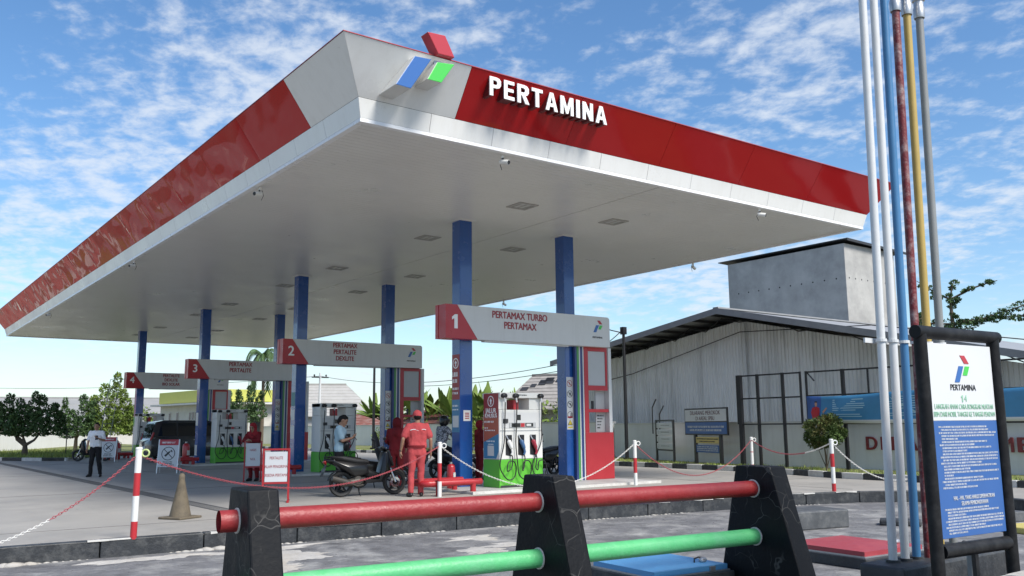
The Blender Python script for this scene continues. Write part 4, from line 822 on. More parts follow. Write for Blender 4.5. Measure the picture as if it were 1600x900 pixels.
def aboard(x, y, rz, lab):
    t = thing('a_board', lab, 'sign', (x, y, 0), rz, 'prohibition A-boards')
    th = R(8); rx = Matrix.Rotation(-th, 3, 'X'); W, H = 0.62, 1.06
    for s in (-1, 1):
        MB().obox((s*(W/2), 0.075, H/2), (0.03, 0.02, H), rx).build('leg', m_alu, t); MB().obox((s*(W/2), 0.235, H/2), (0.03, 0.02, H), Matrix.Rotation(th, 3, 'X')).build('leg', m_alu, t)
    def fp(u, v, d): return tuple(Vector((0, -0.0, 0)) + rx @ Vector((u, -d, v)) + Vector((0, 0.0, 0)))
    MB().prism([(-W/2+0.016, 0.2), (W/2-0.016, 0.2), (W/2-0.016, 0.88), (-W/2+0.016, 0.88)], fp, -0.004, 0.008).build('panel', m_bwhite, t); MB().prism([(-W/2+0.016, 0.882), (W/2-0.016, 0.882), (W/2-0.016, H), (-W/2+0.016, H)], fp, -0.004, 0.008).build('header', m_signr, t)
    mb = MB(); n = 28; C_ = [(0.21*math.cos(2*math.pi*i/n), 0.62+0.21*math.sin(2*math.pi*i/n)) for i in range(n+1)]; D_ = [(0.19*math.cos(2*math.pi*i/n), 0.62+0.19*math.sin(2*math.pi*i/n)) for i in range(n+1)]
    for i in range(n): mb.prism([C_[i], C_[i+1], D_[i+1], D_[i]], fp, 0.0082, 0.012)
    mb.prism([(-0.145, 0.75), (-0.13, 0.765), (0.145, 0.49), (0.13, 0.475)], fp, 0.0082, 0.012)
    mb.prism([(-0.12, 0.56), (-0.07, 0.52), (0.06, 0.66), (0.03, 0.70)], fp, 0.0124, 0.014); mb.prism([(0.05, 0.70), (0.10, 0.74), (0.13, 0.67), (0.10, 0.66), (0.08, 0.70), (0.06, 0.67)], fp, 0.0124, 0.014)
    r8 = random.Random(3)
    for z, a in ((0.345, 0.15), (0.295, 0.16), (0.245, 0.2)): glyph_bars(mb, -a, a, z, 0.032, lambda u, v, d: fp(u, v, 0.0082+d), r8)
    struct(mb.build('prohibition_print', m_black, t), 'stuff')
    mb = MB(); glyph_bars(mb, -0.22, 0.22, 0.94, 0.05, lambda u, v, d: fp(u, v, 0.0082+d), r8); struct(mb.build('header_print', m_letter, t), 'stuff')
aboard(2.11, 17.2, R(-33), 'white A-board with crossed out symbol in front of the dark car')
aboard(3.0, 29.4, R(-33), 'white A-board with a red header and a crossed out symbol beside the man in white')
# ================================================================== boundary walls
m_wallg = mat('render_grey', (0.64, 0.65, 0.65), 0.7, var=0.07, vscale=1.0, dark=(0.53, 0.53, 0.52), damt=0.5, dscale=0.8, bump=0.15, bscale=40, streak=True)
m_wallw = mat('render_white', (0.78, 0.77, 0.74), 0.75, var=0.05, vscale=0.7, dark=(0.62, 0.60, 0.55), damt=0.4, dscale=0.6, streak=True)
m_cap = mat('wall_cap', (0.55, 0.55, 0.53), 0.7, var=0.1)
def wall(name, pl, h, m, lab, th=0.15, base=-0.25):
    t = thing(name, lab, 'wall')
    for i in range(len(pl)-1):
        a, b = Vector((*pl[i], 0)), Vector((*pl[i+1], 0)); d = (b-a).normalized(); n = Vector((-d.y, d.x, 0))*th*0.5; e = d*0.001*(i > 0)
        q = [a+e-n, b-n, b+n, a+e+n]; up_ = Vector((0, 0, h)); bs = Vector((0, 0, base))
        MB().hexa([v+bs for v in q]+[v+up_ for v in q]).build('wall_section', m, t)
        n2 = n*1.35; q = [a+e-n2, b-n2, b+n2, a+e+n2]; MB().hexa([v+up_+Vector((0, 0, 0.001)) for v in q]+[v+up_+Vector((0, 0, 0.06)) for v in q]).build('coping', m_cap, t)
    return t
wr = wall('boundary_wall', WALLR[:5], 1.38, m_wallg, 'long grey rendered boundary wall below the corrugated shed')
wall('boundary_wall', [(19.03, 14.84)] + WALLR[5:], 1.46, m_wallw, 'white boundary wall behind the pumps with houses beyond')
wall('boundary_wall', WALLL, 1.42, m_wallw, 'white boundary wall behind the clipped trees and grass')
m_maroon = mat('wall_letter_maroon', (0.20, 0.03, 0.035), 0.55)
s = 'DILARANG MEROKOK'; y = 2.02
for c in s:
    if c == ' ': y -= 0.34; continue
    me = text_mesh(c, 0.5, m_maroon, bold=0.02, ext=0.02); wdt = 0.16 if c == 'I' else 0.33
    xs_ = [v.co.x for v in me.vertices]; ys_ = [v.co.y for v in me.vertices]; k1 = wdt/(max(xs_)-min(xs_)); k2 = 0.36/(max(ys_)-min(ys_)); cx_ = (max(xs_)+min(xs_))/2; cy_ = (max(ys_)+min(ys_))/2
    for v in me.vertices: v.co.x = (v.co.x-cx_)*k1; v.co.y = (v.co.y-cy_)*k2
    y -= 0 if c != 'I' else -0.06
    put(me, 'letter', (16.80-(y/140)*-1-0.10, y, 0.815), '-x', wr); y -= 0.42 if c != 'I' else 0.38
# ================================================================== corrugated shed and concrete tower
m_corr = mat('corrugated_zinc', (0.74, 0.745, 0.735), 0.5, metal=0.15, var=0.10, vscale=0.6, dark=(0.40, 0.40, 0.385), damt=0.85, dscale=0.5, streak=True)
m_roofz = mat('roof_zinc', (0.32, 0.325, 0.33), 0.5, metal=0.2, var=0.1, vscale=0.5); m_fasc = mat('roof_fascia', (0.25, 0.255, 0.26), 0.6, var=0.2, vscale=2)
shed = thing('corrugated_shed', 'large grey corrugated metal shed with a low gabled roof beyond the wall', 'building')
RY, RZ = 9.4, 5.55
def roofz(y): return RZ - 0.138*(y-RY) if y > RY else RZ - 0.222*(RY-y)
Y0, Y1 = -5.5, 18.6
mb = MB(); p = 0.145; vs = []; y = Y0
prof = []
while y < Y1:
    prof += [(y, 0), (y+p*0.40, 0), (y+p*0.50, 0.042), (y+p*0.66, 0.042), (y+p*0.76, 0.0)]; y += p
X = 20.5
for yy, dd in prof: vs += [(X-dd, yy, -0.2), (X-dd, yy, roofz(yy)-0.36)]
mb.add(vs, [(2*i, 2*i+2, 2*i+3, 2*i+1) for i in range(len(prof)-1)])
mb.build('corrugated_wall', m_corr, shed)
MB().box(20.53, 20.56, Y0, Y1, 1.5, 1.6).box(20.53, 20.56, Y0, Y1, 2.9, 3.0).build('girt', m_dark, shed)
MB().box(20.6, 20.7, Y0, Y1, -0.2, 3.0).build('shade_backing', m_dark, shed)  # dark sheet standing in for the shade inside the shed behind the wall
for ya, yb in ((Y0-0.6, RY), (RY, Y1+0.5)):
    za, zb = roofz(ya), roofz(yb)
    MB().hexa([(19.2, ya, za-0.04), (34, ya, za-0.04), (34, yb, zb-0.04), (19.2, yb, zb-0.04), (19.2, ya, za), (34, ya, za), (34, yb, zb), (19.2, yb, zb)]).build('roof_slope', m_roofz, shed)
    MB().hexa([(19.16, ya, za-0.19), (19.198, ya, za-0.19), (19.198, yb, zb-0.19), (19.16, yb, zb-0.19), (19.16, ya, za+0.03), (19.198, ya, za+0.03), (19.198, yb, zb+0.03), (19.16, yb, zb+0.03)]).build('fascia_board', m_fasc, shed)
    mb = MB(); n = 11
    for i in range(n):
        y = ya+(yb-ya)*(i+0.5)/n; mb.box(19.25, 33.5, y-0.03, y+0.03, roofz(y)-0.16, roofz(y)-0.06)
    mb.build('purlins', m_dark, shed)
    mb = MB()
    for i in range(12):   # truss web over the wall top
        a, b = ya+(yb-ya)*i/12, ya+(yb-ya)*(i+1)/12
        mb.tube([(20.42, a, roofz(a)-0.10), (20.42, b, roofz(b)-0.42)] if i % 2 else [(20.42, a, roofz(a)-0.42), (20.42, b, roofz(b)-0.10)], 0.02, 6)
    mb.build('truss_web', m_black, shed)
MB().box(20.7, 34, Y0, Y0+0.1, -0.2, roofz(Y0)-0.1).build('side_wall', m_corr, shed); MB().box(20.7, 34, Y1-0.1, Y1, -0.2, roofz(Y1)-0.1).build('side_wall', m_corr, shed); MB().box(33.9, 34.0, Y0+0.1, Y1-0.1, -0.2, 3.2).build('rear_wall', m_corr, shed)
MB().box(19.15, 34, RY-0.12, RY+0.12, RZ+0.005, RZ+0.06).build('ridge_cap', m_fasc, shed)
MB().tube([(20.40, 9.15, 5.05), (20.40, 9.15, 1.2)], 0.045, 10).build('downpipe', m_pw, shed, smooth=50)
MB().tube([(20.36, 19.5, 2.9), (20.34, 15, 3.5), (20.34, 9.3, 4.75), (20.36, 4, 4.5), (20.37, -2, 3.4)], 0.016, 6).build('cable', m_black, shed)
m_conc = mat('bare_concrete', (0.38, 0.375, 0.36), 0.8, var=0.22, vscale=0.9, dark=(0.24, 0.24, 0.235), damt=0.85, dscale=0.5, bump=0.2, bscale=15)
tw = thing('concrete_tower', 'tall plain concrete tower block rising behind the corrugated shed', 'building', (34.2, 12.0, -0.25))
k = 1.155
A = Vector((0, 0, 0)); TWX, TWY = 4.6, 7.55; ty0 = 1.62
MB().box(0, TWX, ty0, ty0+TWY, 0, 10.72).build('walls', m_conc, tw)
MB().hexa([(-0.12, ty0-0.3, 10.90), (TWX+0.9, ty0-0.3, 10.73), (TWX+0.9, ty0+TWY+0.6, 10.73), (-0.12, ty0+TWY+0.6, 10.90), (-0.12, ty0-0.3, 10.95), (TWX+0.9, ty0-0.3, 10.78), (TWX+0.9, ty0+TWY+0.6, 10.78), (-0.12, ty0+TWY+0.6, 10.95)]).build('roof', m_dark, tw)
MB().hexa([(-0.12, ty0-0.3, 10.82), (TWX+0.9, ty0-0.3, 10.65), (TWX+0.9, ty0-0.26, 10.65), (-0.12, ty0-0.26, 10.82), (-0.12, ty0-0.3, 10.899), (TWX+0.9, ty0-0.3, 10.729), (TWX+0.9, ty0-0.26, 10.729), (-0.12, ty0-0.26, 10.899)]).build('fascia_board', m_dark, tw)
for i in range(10):
    yy = ty0+0.55+i*0.7; MB().cyl((-0.003, yy, 8.95), (0.0, yy, 8.95), 0.045, None, 10).build('vent_hole', m_black, tw)
MB().cyl((-0.003, ty0+0.5, 6.3), (0.0, ty0+0.5, 6.3), 0.06, None, 10).build('vent_hole', m_black, tw)
for i in range(7):
    MB().cyl((0.3+i*0.55, ty0-0.003, 8.95), (0.3+i*0.55, ty0, 8.95), 0.045, None, 10).build('vent_hole', m_black, tw); MB().cyl((0.6+i*0.55, ty0-0.003, 6.1), (0.6+i*0.55, ty0, 6.1), 0.045, None, 10).build('vent_hole', m_black, tw)
# ================================================================== black steel frame and banner by the wall
def frame(ys, y0, y1, rails, lab, posts_h, base=0.1):
    t = thing('steel_frame', lab, 'frame', (16.2, 0, 0), 0, 'black steel frames by the wall')
    for y, r in ys: MB().box(-0.05*r, 0.05*r, y-0.05*r, y+0.05*r, base, posts_h).build('post', m_black, t)
    for y in (y0, y1): MB().box(-0.025, 0.025, y-0.025, y+0.025, rails[-1], posts_h).build('side_bar', m_black, t)
    for z in rails: MB().box(-0.022, 0.022, min(y0, y1)+0.026, max(y0, y1)-0.026, z-0.022, z+0.022).build('rail', m_black, t)
    return t
frame([(6.05, 1.2), (5.38, .75), (4.46, .75)], 6.16, 3.84, [2.84, 2.14, 1.36], 'tall black steel frame of empty bays beside the blue banner', 2.87)
fr2 = frame([(2.45, .85), (0.62, .75), (-1.3, .75)], 3.64, -3.2, [2.84, 2.16, 1.36], 'tall black steel frame carrying the blue banner', 2.87)
MB().obox((0, 3.5, 2.72), (0.03, 0.03, 0.38), Matrix.Rotation(R(-42), 3, 'X')).build('corner_brace', m_black, fr2); MB().box(-0.02, 0.02, 1.66, 1.70, 2.17, 2.82).build('bar', m_black, fr2)
m_ban = mat('banner_blue', (0.05, 0.22, 0.42), 0.5, var=0.12, vscale=2); m_band = mat('banner_dark_blue', (0.04, 0.11, 0.34), 0.5)
bn = thing('banner', 'sagging sky blue printed banner with a figure in red tied to the black frame', 'banner', (16.1, 0, 0))
mb = MB(); nu = 40; nv = 8; YA, YB = 3.58, -2.6
def bpt(a, b):
    y = YA+(YB-YA)*a; top = 2.14+0.05*a - 0.03*math.sin(a*9); bot = 1.40-0.05*a-0.03*math.sin(a*5); z = top+(bot-top)*b
    return Vector((-0.03+0.03*math.sin(a*26+b*2)+0.02*math.sin(b*5+a*11), y, z))
vs = [bpt(j/nu, i/nv) for i in range(nv+1) for j in range(nu+1)]
mb.add(vs, [(i*(nu+1)+j, i*(nu+1)+j+1, (i+1)*(nu+1)+j+1, (i+1)*(nu+1)+j) for i in range(nv) for j in range(nu)])
for q, f in enumerate(mb.f):
    j = q % nu; i = q // nu; mb.m[q] = 2 if i == nv-1 else (1 if j < 3 else 0)
sh_ = mb.build('sheet', [m_ban, m_band, m_bwhite], bn, smooth=60); sm = sh_.modifiers.new('solid', 'SOLIDIFY'); sm.thickness = 0.004
def bf(u, v, d): # u along 0..1, v down 0..1
    p = bpt(u, v); return (p.x-0.012-d, p.y, p.z)
mb = MB(); r9 = random.Random(8)
for c0, c1 in ((0.13, 0.30), (0.37, 0.60), (0.66, 0.85)):
    for i in range(9):
        if i in (3, 6) and r9.random() < .6: continue
        u0 = c0+0.01; u1 = c1-r9.random()*0.05; v = 0.14+i*0.075; mb.add([bf(u0, v, 0), bf(u1, v, 0), bf(u1, v+0.028, 0), bf(u0, v+0.028, 0)], [(0, 1, 2, 3)])
mb.add([bf(0.37, 0.0, 0.004), bf(0.385, 0.0, 0.004), bf(0.56, 0.75, 0.004), bf(0.54, 0.75, 0.004)], [(0, 1, 2, 3)])
struct(mb.build('print', mat('banner_print', (0.35, 0.55, 0.65), 0.5), bn), 'stuff')
def bpoly(pts, m, name):
    mb = MB(); mb.add([bf(u, v, 0.001) for u, v in pts], [tuple(range(len(pts)))]); mb.build(name, m, bn)
m_skin0 = mat('print_skin', (0.5, 0.28, 0.2), 0.5)
for o_, m_ in ((0.0, m_signr), (0.75, m_signr)):
    bpoly([(0.026+o_, 0.44), (0.040+o_, 0.40), (0.052+o_, 0.40), (0.066+o_, 0.44), (0.070+o_, 0.60), (0.062+o_, 0.86), (0.030+o_, 0.86), (0.020+o_, 0.62)], m_, 'printed_shirt'); bpoly([(0.0405+o_, 0.24), (0.0515+o_, 0.24), (0.0525+o_, 0.32), (0.049+o_, 0.39), (0.043+o_, 0.39), (0.0395+o_, 0.32)], m_skin0, 'printed_face'); bpoly([(0.0395+o_, 0.19), (0.0525+o_, 0.19), (0.053+o_, 0.238), (0.039+o_, 0.238)], m_black, 'printed_hair'); bpoly([(0.085+o_, 0.58), (0.105+o_, 0.42), (0.112+o_, 0.45), (0.09+o_, 0.66)], m_skin0, 'printed_arm')
# ================================================================== roadside signs and lamp
def road_sign(p0, p1, name, lab, zbase=0.1):
    a, b = Vector((*p0, zbase)), Vector((*p1, zbase)); d = b-a; w = d.length
    t = thing(name, lab, 'sign', a, math.atan2(d.y, d.x)); return t, w
t, w = road_sign((17.42, 10.9), (16.87, 9.55), 'plate_sign', 'black framed sign with four small white plates in front of the grey wall')
for x in (0, w): MB().box(x-0.04, x+0.04, -0.03, 0.03, 0, 1.44).build('post', m_black, t)
MB().box(0.041, w-0.041, -0.025, 0.025, 1.38, 1.44).build('rail', m_black, t); MB().box(0.041, w-0.041, -0.025, 0.025, 0.36, 0.41).build('rail', m_black, t)
for i in range(4):
    z = 1.15-i*0.24; pn = MB().box(0.05, w-0.05, -0.02, 0.02, z, z+0.19).build('plate', m_bwhite, t, bevel=0.008)
    mb = MB(); mb.lathe([(0.06, -0.024), (0.06, -0.021), (0.045, -0.021), (0.045, -0.024), (0.06, -0.024)], 14, (0.2, 0, z+0.095), 'Y'); glyph_bars(mb, 0.42, 1.15, z+0.08, 0.035, lambda u, v, d_: (u, -0.021-d_, v), r9); struct(mb.build('print', m_grey, pn), 'stuff')
t, w = road_sign((16.7, 8.4), (16.2, 6.9), 'no_smoking_sign', 'black framed sign reading DILARANG MEROKOK DI AREAL SPBU with blue lower panels')
for x in (0, w): MB().box(x-0.06, x+0.06, -0.04, 0.04, 0, 0.93).build('post', m_black, t)
for x in (0.1, w-0.1): MB().box(x-0.04, x+0.04, 0.03, 0.07, 0.93, 1.75).build('post', m_black, t)
xa, xb = -0.66, w+0.46
MB().box(xa, xb, -0.02, 0.028, 0.92, 1.80).build('frame', m_black, t)
MB().box(xa+0.05, xb-0.05, -0.03, -0.021, 1.37, 1.75).build('white_panel', m_bwhite, t); MB().box(xa+0.05, xb-0.05, -0.03, -0.021, 0.965, 1.335).build('blue_panel', m_bblue, t)
cx_ = (xa+xb)/2
m_txdk = mat('text_dark_maroon', (0.10, 0.03, 0.04), 0.5)
put(text_mesh('DILARANG MEROKOK', 0.19, m_txdk, bold=0.004, ext=0.001), 'lettering', (cx_, -0.0325, 1.635), '-y', t); put(text_mesh('DI AREAL SPBU', 0.18, m_txdk, bold=0.004, ext=0.001), 'lettering', (cx_, -0.0325, 1.455), '-y', t)
mb = MB()
for z, a in ((1.16, 1.15), (1.05, 1.0)): glyph_bars(mb, cx_-a, cx_+a, z, 0.06, lambda u, v, d_: (u, -0.031-d_, v), r9)
struct(mb.build('small_print', m_bwhite, t), 'stuff')
yp = MB().box(0.065, w-0.065, -0.03, 0.0, 0.66, 0.86).build('plate', mat('plate_yellow', (0.62, 0.47, 0.16), 0.5), t, bevel=0.008); bp_ = MB().box(0.065, w-0.065, -0.03, 0.0, 0.36, 0.60).build('plate', m_bblue, t, bevel=0.008)
mb = MB(); glyph_bars(mb, 0.12, w-0.12, 0.78, 0.035, lambda u, v, d_: (u, -0.031-d_, v), r9); glyph_bars(mb, 0.3, w-0.3, 0.70, 0.035, lambda u, v, d_: (u, -0.031-d_, v), r9); struct(mb.build('print', m_dark, yp), 'stuff')
mb = MB()
for z in (0.53, 0.47, 0.41): glyph_bars(mb, 0.14, w-0.14, z, 0.035, lambda u, v, d_: (u, -0.031-d_, v), r9)
struct(mb.build('print', m_bwhite, bp_), 'stuff')
lp = thing('lamp_post', 'thin black lamp post standing on the verge by the corrugated shed', 'lamp post', (17.55, 12.6, 0.1))
MB().tube([(0, 0, 0), (0, 0, 2.5), (0, 0, 4.95)], [0.075, 0.065, 0.055], 10).build('pole', m_black, lp, smooth=50); MB().box(-0.09, 0.09, -0.09, 0.09, 4.7, 4.98).build('head', m_black, lp)
MB().tube([(0, 0, 4.75), (-0.3, 0.35, 4.87), (-0.7, 0.75, 5.1)], 0.02, 6).build('arm', m_black, lp); MB().cyl((0, 0, 0), (0, 0, 0.05), 0.14).build('base_plate', m_black, lp)
hk = thing('wall_rods', 'two bent black rods fixed to the top of the grey wall', 'rods', (17.75, 10.9, 1.445))
MB().tube([(0.05, 0.55, -0.4), (0.05, 0.55, 0.55), (0.0, 0.3, 0.85)], 0.025, 6).build('rod', m_black, hk); MB().tube([(0, 0.15, -0.4), (0, 0.15, 0.3), (-0.03, -0.1, 0.6)], 0.025, 6).build('rod', m_black, hk)
# ================================================================== vegetation
rv = random.Random(21)
def leafmat(name, c, dk, var=0.35):
    m = mat(name, c, 0.6, var=var, vscale=2.2, dark=dk, damt=0.8, dscale=1.4, spec=0.25, island=0.4)
    b = m.node_tree.nodes['Principled BSDF']; b.inputs['Subsurface Weight'].default_value = 0.0
    return m
m_leafd = leafmat('leaf_dark', (0.055, 0.10, 0.04), (0.10, 0.16, 0.04)); m_leafm = leafmat('leaf_mid', (0.13, 0.19, 0.04), (0.21, 0.26, 0.05)); m_leafy = leafmat('leaf_light', (0.14, 0.20, 0.03), (0.09, 0.14, 0.025))
m_leafr = leafmat('leaf_reddish', (0.055, 0.09, 0.025), (0.15, 0.06, 0.025)); m_bark = mat('bark', (0.11, 0.085, 0.06), 0.9, var=0.3, vscale=8, bump=0.5, bscale=20); m_banana = leafmat('leaf_banana', (0.12, 0.175, 0.035), (0.06, 0.10, 0.02))
def leaves(mb, clumps, per, size, upb=0.3, asp=0.45):
    for c, rad in clumps:
        c = Vector(c)
        for _ in range(per):
            while True:
                u = Vector((rv.uniform(-1, 1), rv.uniform(-1, 1), rv.uniform(-1, 1)))
                if 0.15 < u.length < 1: break
            u = u.normalized()*(u.length**0.45)
            p = c + Vector((u.x*rad[0], u.y*rad[1], u.z*rad[2]))
            d = (u + Vector((rv.gauss(0, .5), rv.gauss(0, .5), rv.gauss(0, .5)+upb))).normalized(); s_ = d.cross(Vector((rv.gauss(0, 1), rv.gauss(0, 1), rv.gauss(0, 1)))).normalized()
            l = size*rv.uniform(0.6, 1.3); w_l = l*asp; n_ = d.cross(s_)
            mb.add([p-d*l*0.5, p+s_*w_l*0.5+n_*w_l*0.15, p+d*l*0.5, p-s_*w_l*0.5+n_*w_l*0.15], [(0, 1, 2), (0, 2, 3)])
def tree(name, lab, base, trunk, limbs, clumps, m, per, size, cat='tree', group=None, upb=0.3, r=0.1, asp=0.45):
    t = thing(name, lab, cat, base, 0, group)
    tm = MB(); tm.tube(trunk, [r*(1-0.45*i/(len(trunk)-1)) for i in range(len(trunk))], 9)
    for lb in limbs: tm.tube(lb, [r*0.55*(1-0.7*i/(len(lb)-1)) for i in range(len(lb))], 7)
    tm.build('trunk', m_bark, t, smooth=60)
    cm = MB(); leaves(cm, clumps, per, size, upb, asp); c = cm.build('crown', m, t); return t
def conifer_clumps(spec):
    out = []
    for x, y, z, rx, rz in spec:
        for q in range(5):
            f = q/4; out.append(((x+rv.uniform(-.12, .12)*rx, y+rv.uniform(-.25, .25)*rx, z-rz+2*rz*f), (rx*(1-0.62*f), rx*(1-0.62*f), rz*0.36)))
    return out
U = lambda a: (0.8039*a, -0.5948*a)     # along the picture plane at the left
def cc(lst): return conifer_clumps([(U(a)[0], U(a)[1]+b, z, rx, rz) for a, b, z, rx, rz in lst])
G = 'clipped trees on the left verge'
tree('verge_tree', 'low spreading dark tree with forked trunk by the striped kerb', (1.12, 38.6, 0.08), [(0, 0, 0), (0.02, 0, 0.35), (0.0, 0, 0.62)], [[(0, 0, .55), (-.35, .25, .85), (-.5, .3, 1.35)], [(0, 0, .55), (.35, -.25, .8), (.75, -.5, 1.4)], [(0, 0, .6), (-.1, .1, 1.0), (0.3, -.2, 1.5)], [(0, 0, .6), (-.5, .5, 1.2), (-1.0, .6, 1.4)]],
     cc([(-1.5, 0, 1.9, .55, .65), (-.95, .2, 2.15, .55, .75), (-.3, 0, 1.95, .6, .7), (.3, -.1, 2.2, .5, .75), (.8, .1, 2.05, .55, .75), (1.3, 0, 1.85, .5, .6), (0, .6, 1.8, .8, .6), (-.8, .6, 1.75, .7, .5), (-2.0, .2, 1.75, .5, .55), (1.7, .1, 1.65, .4, .45), (.5, -.4, 1.6, .7, .45), (-.6, -.4, 1.55, .7, .4)]), m_leafd, 150, 0.17, 'tree', G, 0.5, 0.17)
tree('verge_tree', 'small dark bushy tree between the spreading tree and the pale green tree', (5.4, 49.1, 0.08), [(0, 0, 0), (0, 0, .6), (0.05, 0, 1.1)], [[(0, 0, .7), (-.3, .2, 1.2)], [(0, 0, .7), (.4, -.2, 1.3)]],
     cc([(-.75, 0, 1.85, .42, .85), (-.3, .1, 1.5, .5, .6), (.35, 0, 2.1, .6, .8), (.9, .1, 1.9, .55, .7), (.1, -.2, 1.35, .6, .4), (.7, -.3, 1.4, .6, .45)]), m_leafd, 150, 0.17, 'tree', G, 0.5, 0.12)
bpy.data.objects['verge_tree.001'].scale = (1.1, 1.1, 1.1)
tree('verge_tree', 'taller pale green tree with pointed top behind the man in white', (7.0, 48.4, 0.08), [(0, 0, 0), (0, 0, .7), (0.03, 0, 1.6)], [[(0, 0, .9), (-.4, .3, 1.5)], [(0, 0, .9), (.5, -.3, 1.6)], [(0, 0, 1.2), (.1, 0, 2.8)]],
     cc([(-.8, 0, 1.9, .6, .8), (-.2, 0, 2.3, .75, 1.0), (.4, .1, 2.7, .55, 1.15), (.85, 0, 2.1, .6, .9), (1.2, .1, 1.6, .5, .6), (-.5, .4, 1.5, .7, .5), (.4, -.3, 1.5, .8, .5)]), m_leafm, 190, 0.17, 'tree', G, 0.5, 0.10)
bpy.data.objects['verge_tree.002'].scale = (1.15, 1.15, 1.15)
def blob(base, n, rx, ry, rz, z, cr, seed):
    rr = random.Random(seed); out = []
    for i in range(n):
        a, b = rr.uniform(0, 6.28), rr.uniform(-1, 1); q = rr.uniform(.35, 1)**.5; s_ = math.sqrt(max(0, 1-b*b))
        r0 = cr*rr.uniform(.6, 1.25); out.append(((rx*q*s_*math.cos(a), ry*q*s_*math.sin(a), z+rz*q*b), (r0, r0, r0*.75)))
    return out
tree('round_bush', 'round clipped bush with reddish tips on thin stems by the striped kerb', (15.35, 2.55, 0.1), [(0, 0, 0), (0.02, 0.02, .35), (0.05, 0.08, .75)], [[(0, 0, .05), (-.05, .12, .4), (-.1, .25, .8)], [(0, 0, .05), (.03, -.1, .4), (.05, -.25, .8)], [(0, 0, .05), (-.02, -.05, .5), (-.05, -.1, .9)]],
     blob(0, 30, .48, .52, .36, 1.05, .22, 3), m_leafr, 230, 0.085, 'bush', None, 0.3, 0.03)
tree('background_tree', 'dark green tree behind the yellow building', (11.2, 58, -0.25), [(0, 0, 0), (0, 0, 1.5)], [[(0, 0, 1), (.5, 0, 2)]], blob(0, 14, 1.2, 1.2, 1.0, 2.2, .6, 5), m_leafm, 90, 0.26, 'tree', None, .3, .15)
tree('flowering_shrub', 'yellow green shrub behind the column of sign 1', (18.2, 24.0, 0.1), [(0, 0, 0), (0, 0, .5)], [], blob(0, 16, .6, .7, .6, .95, .35, 6), m_leafy, 90, 0.12, 'shrub', None, .3, .05)
tree('flowering_shrub', 'small yellow green shrub on the verge behind the scooter', (20.4, 37.0, 0.1), [(0, 0, 0), (0, 0, .5)], [], blob(0, 12, .6, .7, .5, .75, .35, 9), m_leafy, 80, 0.12, 'shrub', None, .3, .05)
tree('potted_conifers', 'row of dark clipped conifers behind the third dispenser', (15.9, 48.3, 0.1), [(0, 0, 0), (0, 0, 2.4)], [], cc([(-1.3, 0, 2.9, .6, .7), (-.6, 0, 2.9, .5, .75), (.2, 0, 3.0, .5, .9), (.9, 0, 2.85, .5, .7), (-.9, .2, 2.2, .8, .4), (.3, .2, 2.2, .8, .4)]), m_leafd, 130, .2, 'trees', None, .5, .12)
# palm with hanging fronds beside the island sign
pm = thing('palm', 'palm with drooping feathery fronds behind sign 3', 'palm', (17.5, 49.7, 0.1))
MB().tube([(0, 0, 0), (.05, 0, 3), (0, 0, 6.4)], [.16, .12, .09], 9).build('trunk', m_bark, pm, smooth=60)
for i in range(13):
    a = i*2.399; mb = MB(); L_ = rv.uniform(1.5, 2.4); tilt = rv.uniform(0.4, 1.3); prev = []
    for q in range(12):
        f = q/11; r_ = L_*0.62*math.sin(f*1.5); z = 6.4 + 0.6*tilt*math.sin(f*3.1) - (2.3 if i % 3 == 0 else 1.1)*f*f
        prev.append(Vector((r_*math.cos(a), r_*math.sin(a), z)))
    mb.tube(prev, 0.018, 5)
    for q in range(1, 12):
        for s_ in (-1, 1):
            for h_ in (0, .5):
                p = prev[q].lerp(prev[q-1], h_); side = Vector((-math.sin(a), math.cos(a), 0))*s_; tip = p + side*0.34 + Vector((0, 0, -0.38)) + (prev[q]-prev[q-1])*0.8
                dn = (prev[q]-prev[q-1])*0.3; mb.add([p-dn, p+dn, tip], [(0, 1, 2)])
    mb.build('frond', m_leafd, pm)
# banana plants behind the wall
def banana(x, y, h, lab, seed, n=12):
    t = thing('banana_plant', lab, 'banana plant', (x, y, -0.25), 0, 'banana plants behind the white wall'); rr = random.Random(seed)
    MB().tube([(0, 0, 0), (0.05, 0, h*0.3), (0, 0, h*0.55)], [.13, .11, .07], 9).build('stem', mat('banana_stem', (0.16, 0.19, 0.06), .7, var=.2), t, smooth=60)
    for i in range(n):
        a = i*2.4+rr.random(); L_ = h*rr.uniform(.42, .6); W_l = rr.uniform(.17, .27); lean = rr.uniform(.12, .95); mb = MB(); k = 9; vs = []
        for q in range(k+1):
            f = q/k; r_ = L_*math.sin(lean)*f; z = h*0.52 + L_*math.cos(lean)*f - lean*L_*0.42*f*f
            wv = W_l*math.sin(math.pi*min(1, f*0.93+0.05))**0.7*(0 if f < .08 else 1) + .015; c_ = Vector((r_*math.cos(a), r_*math.sin(a), z)); sd_ = Vector((-math.sin(a), math.cos(a), 0))
            j_ = rr.uniform(.8, 1.05); vs += [c_+sd_*wv*j_-Vector((0, 0, wv*.45)), c_, c_-sd_*wv*j_-Vector((0, 0, wv*.45))]
        fs = [(3*q+e_, 3*q+e_+1, 3*q+e_+4, 3*q+e_+3) for q in range(k) for e_ in (0, 1)]
        mb.add(vs, fs); mb.build('leaf', m_banana, t, smooth=50)
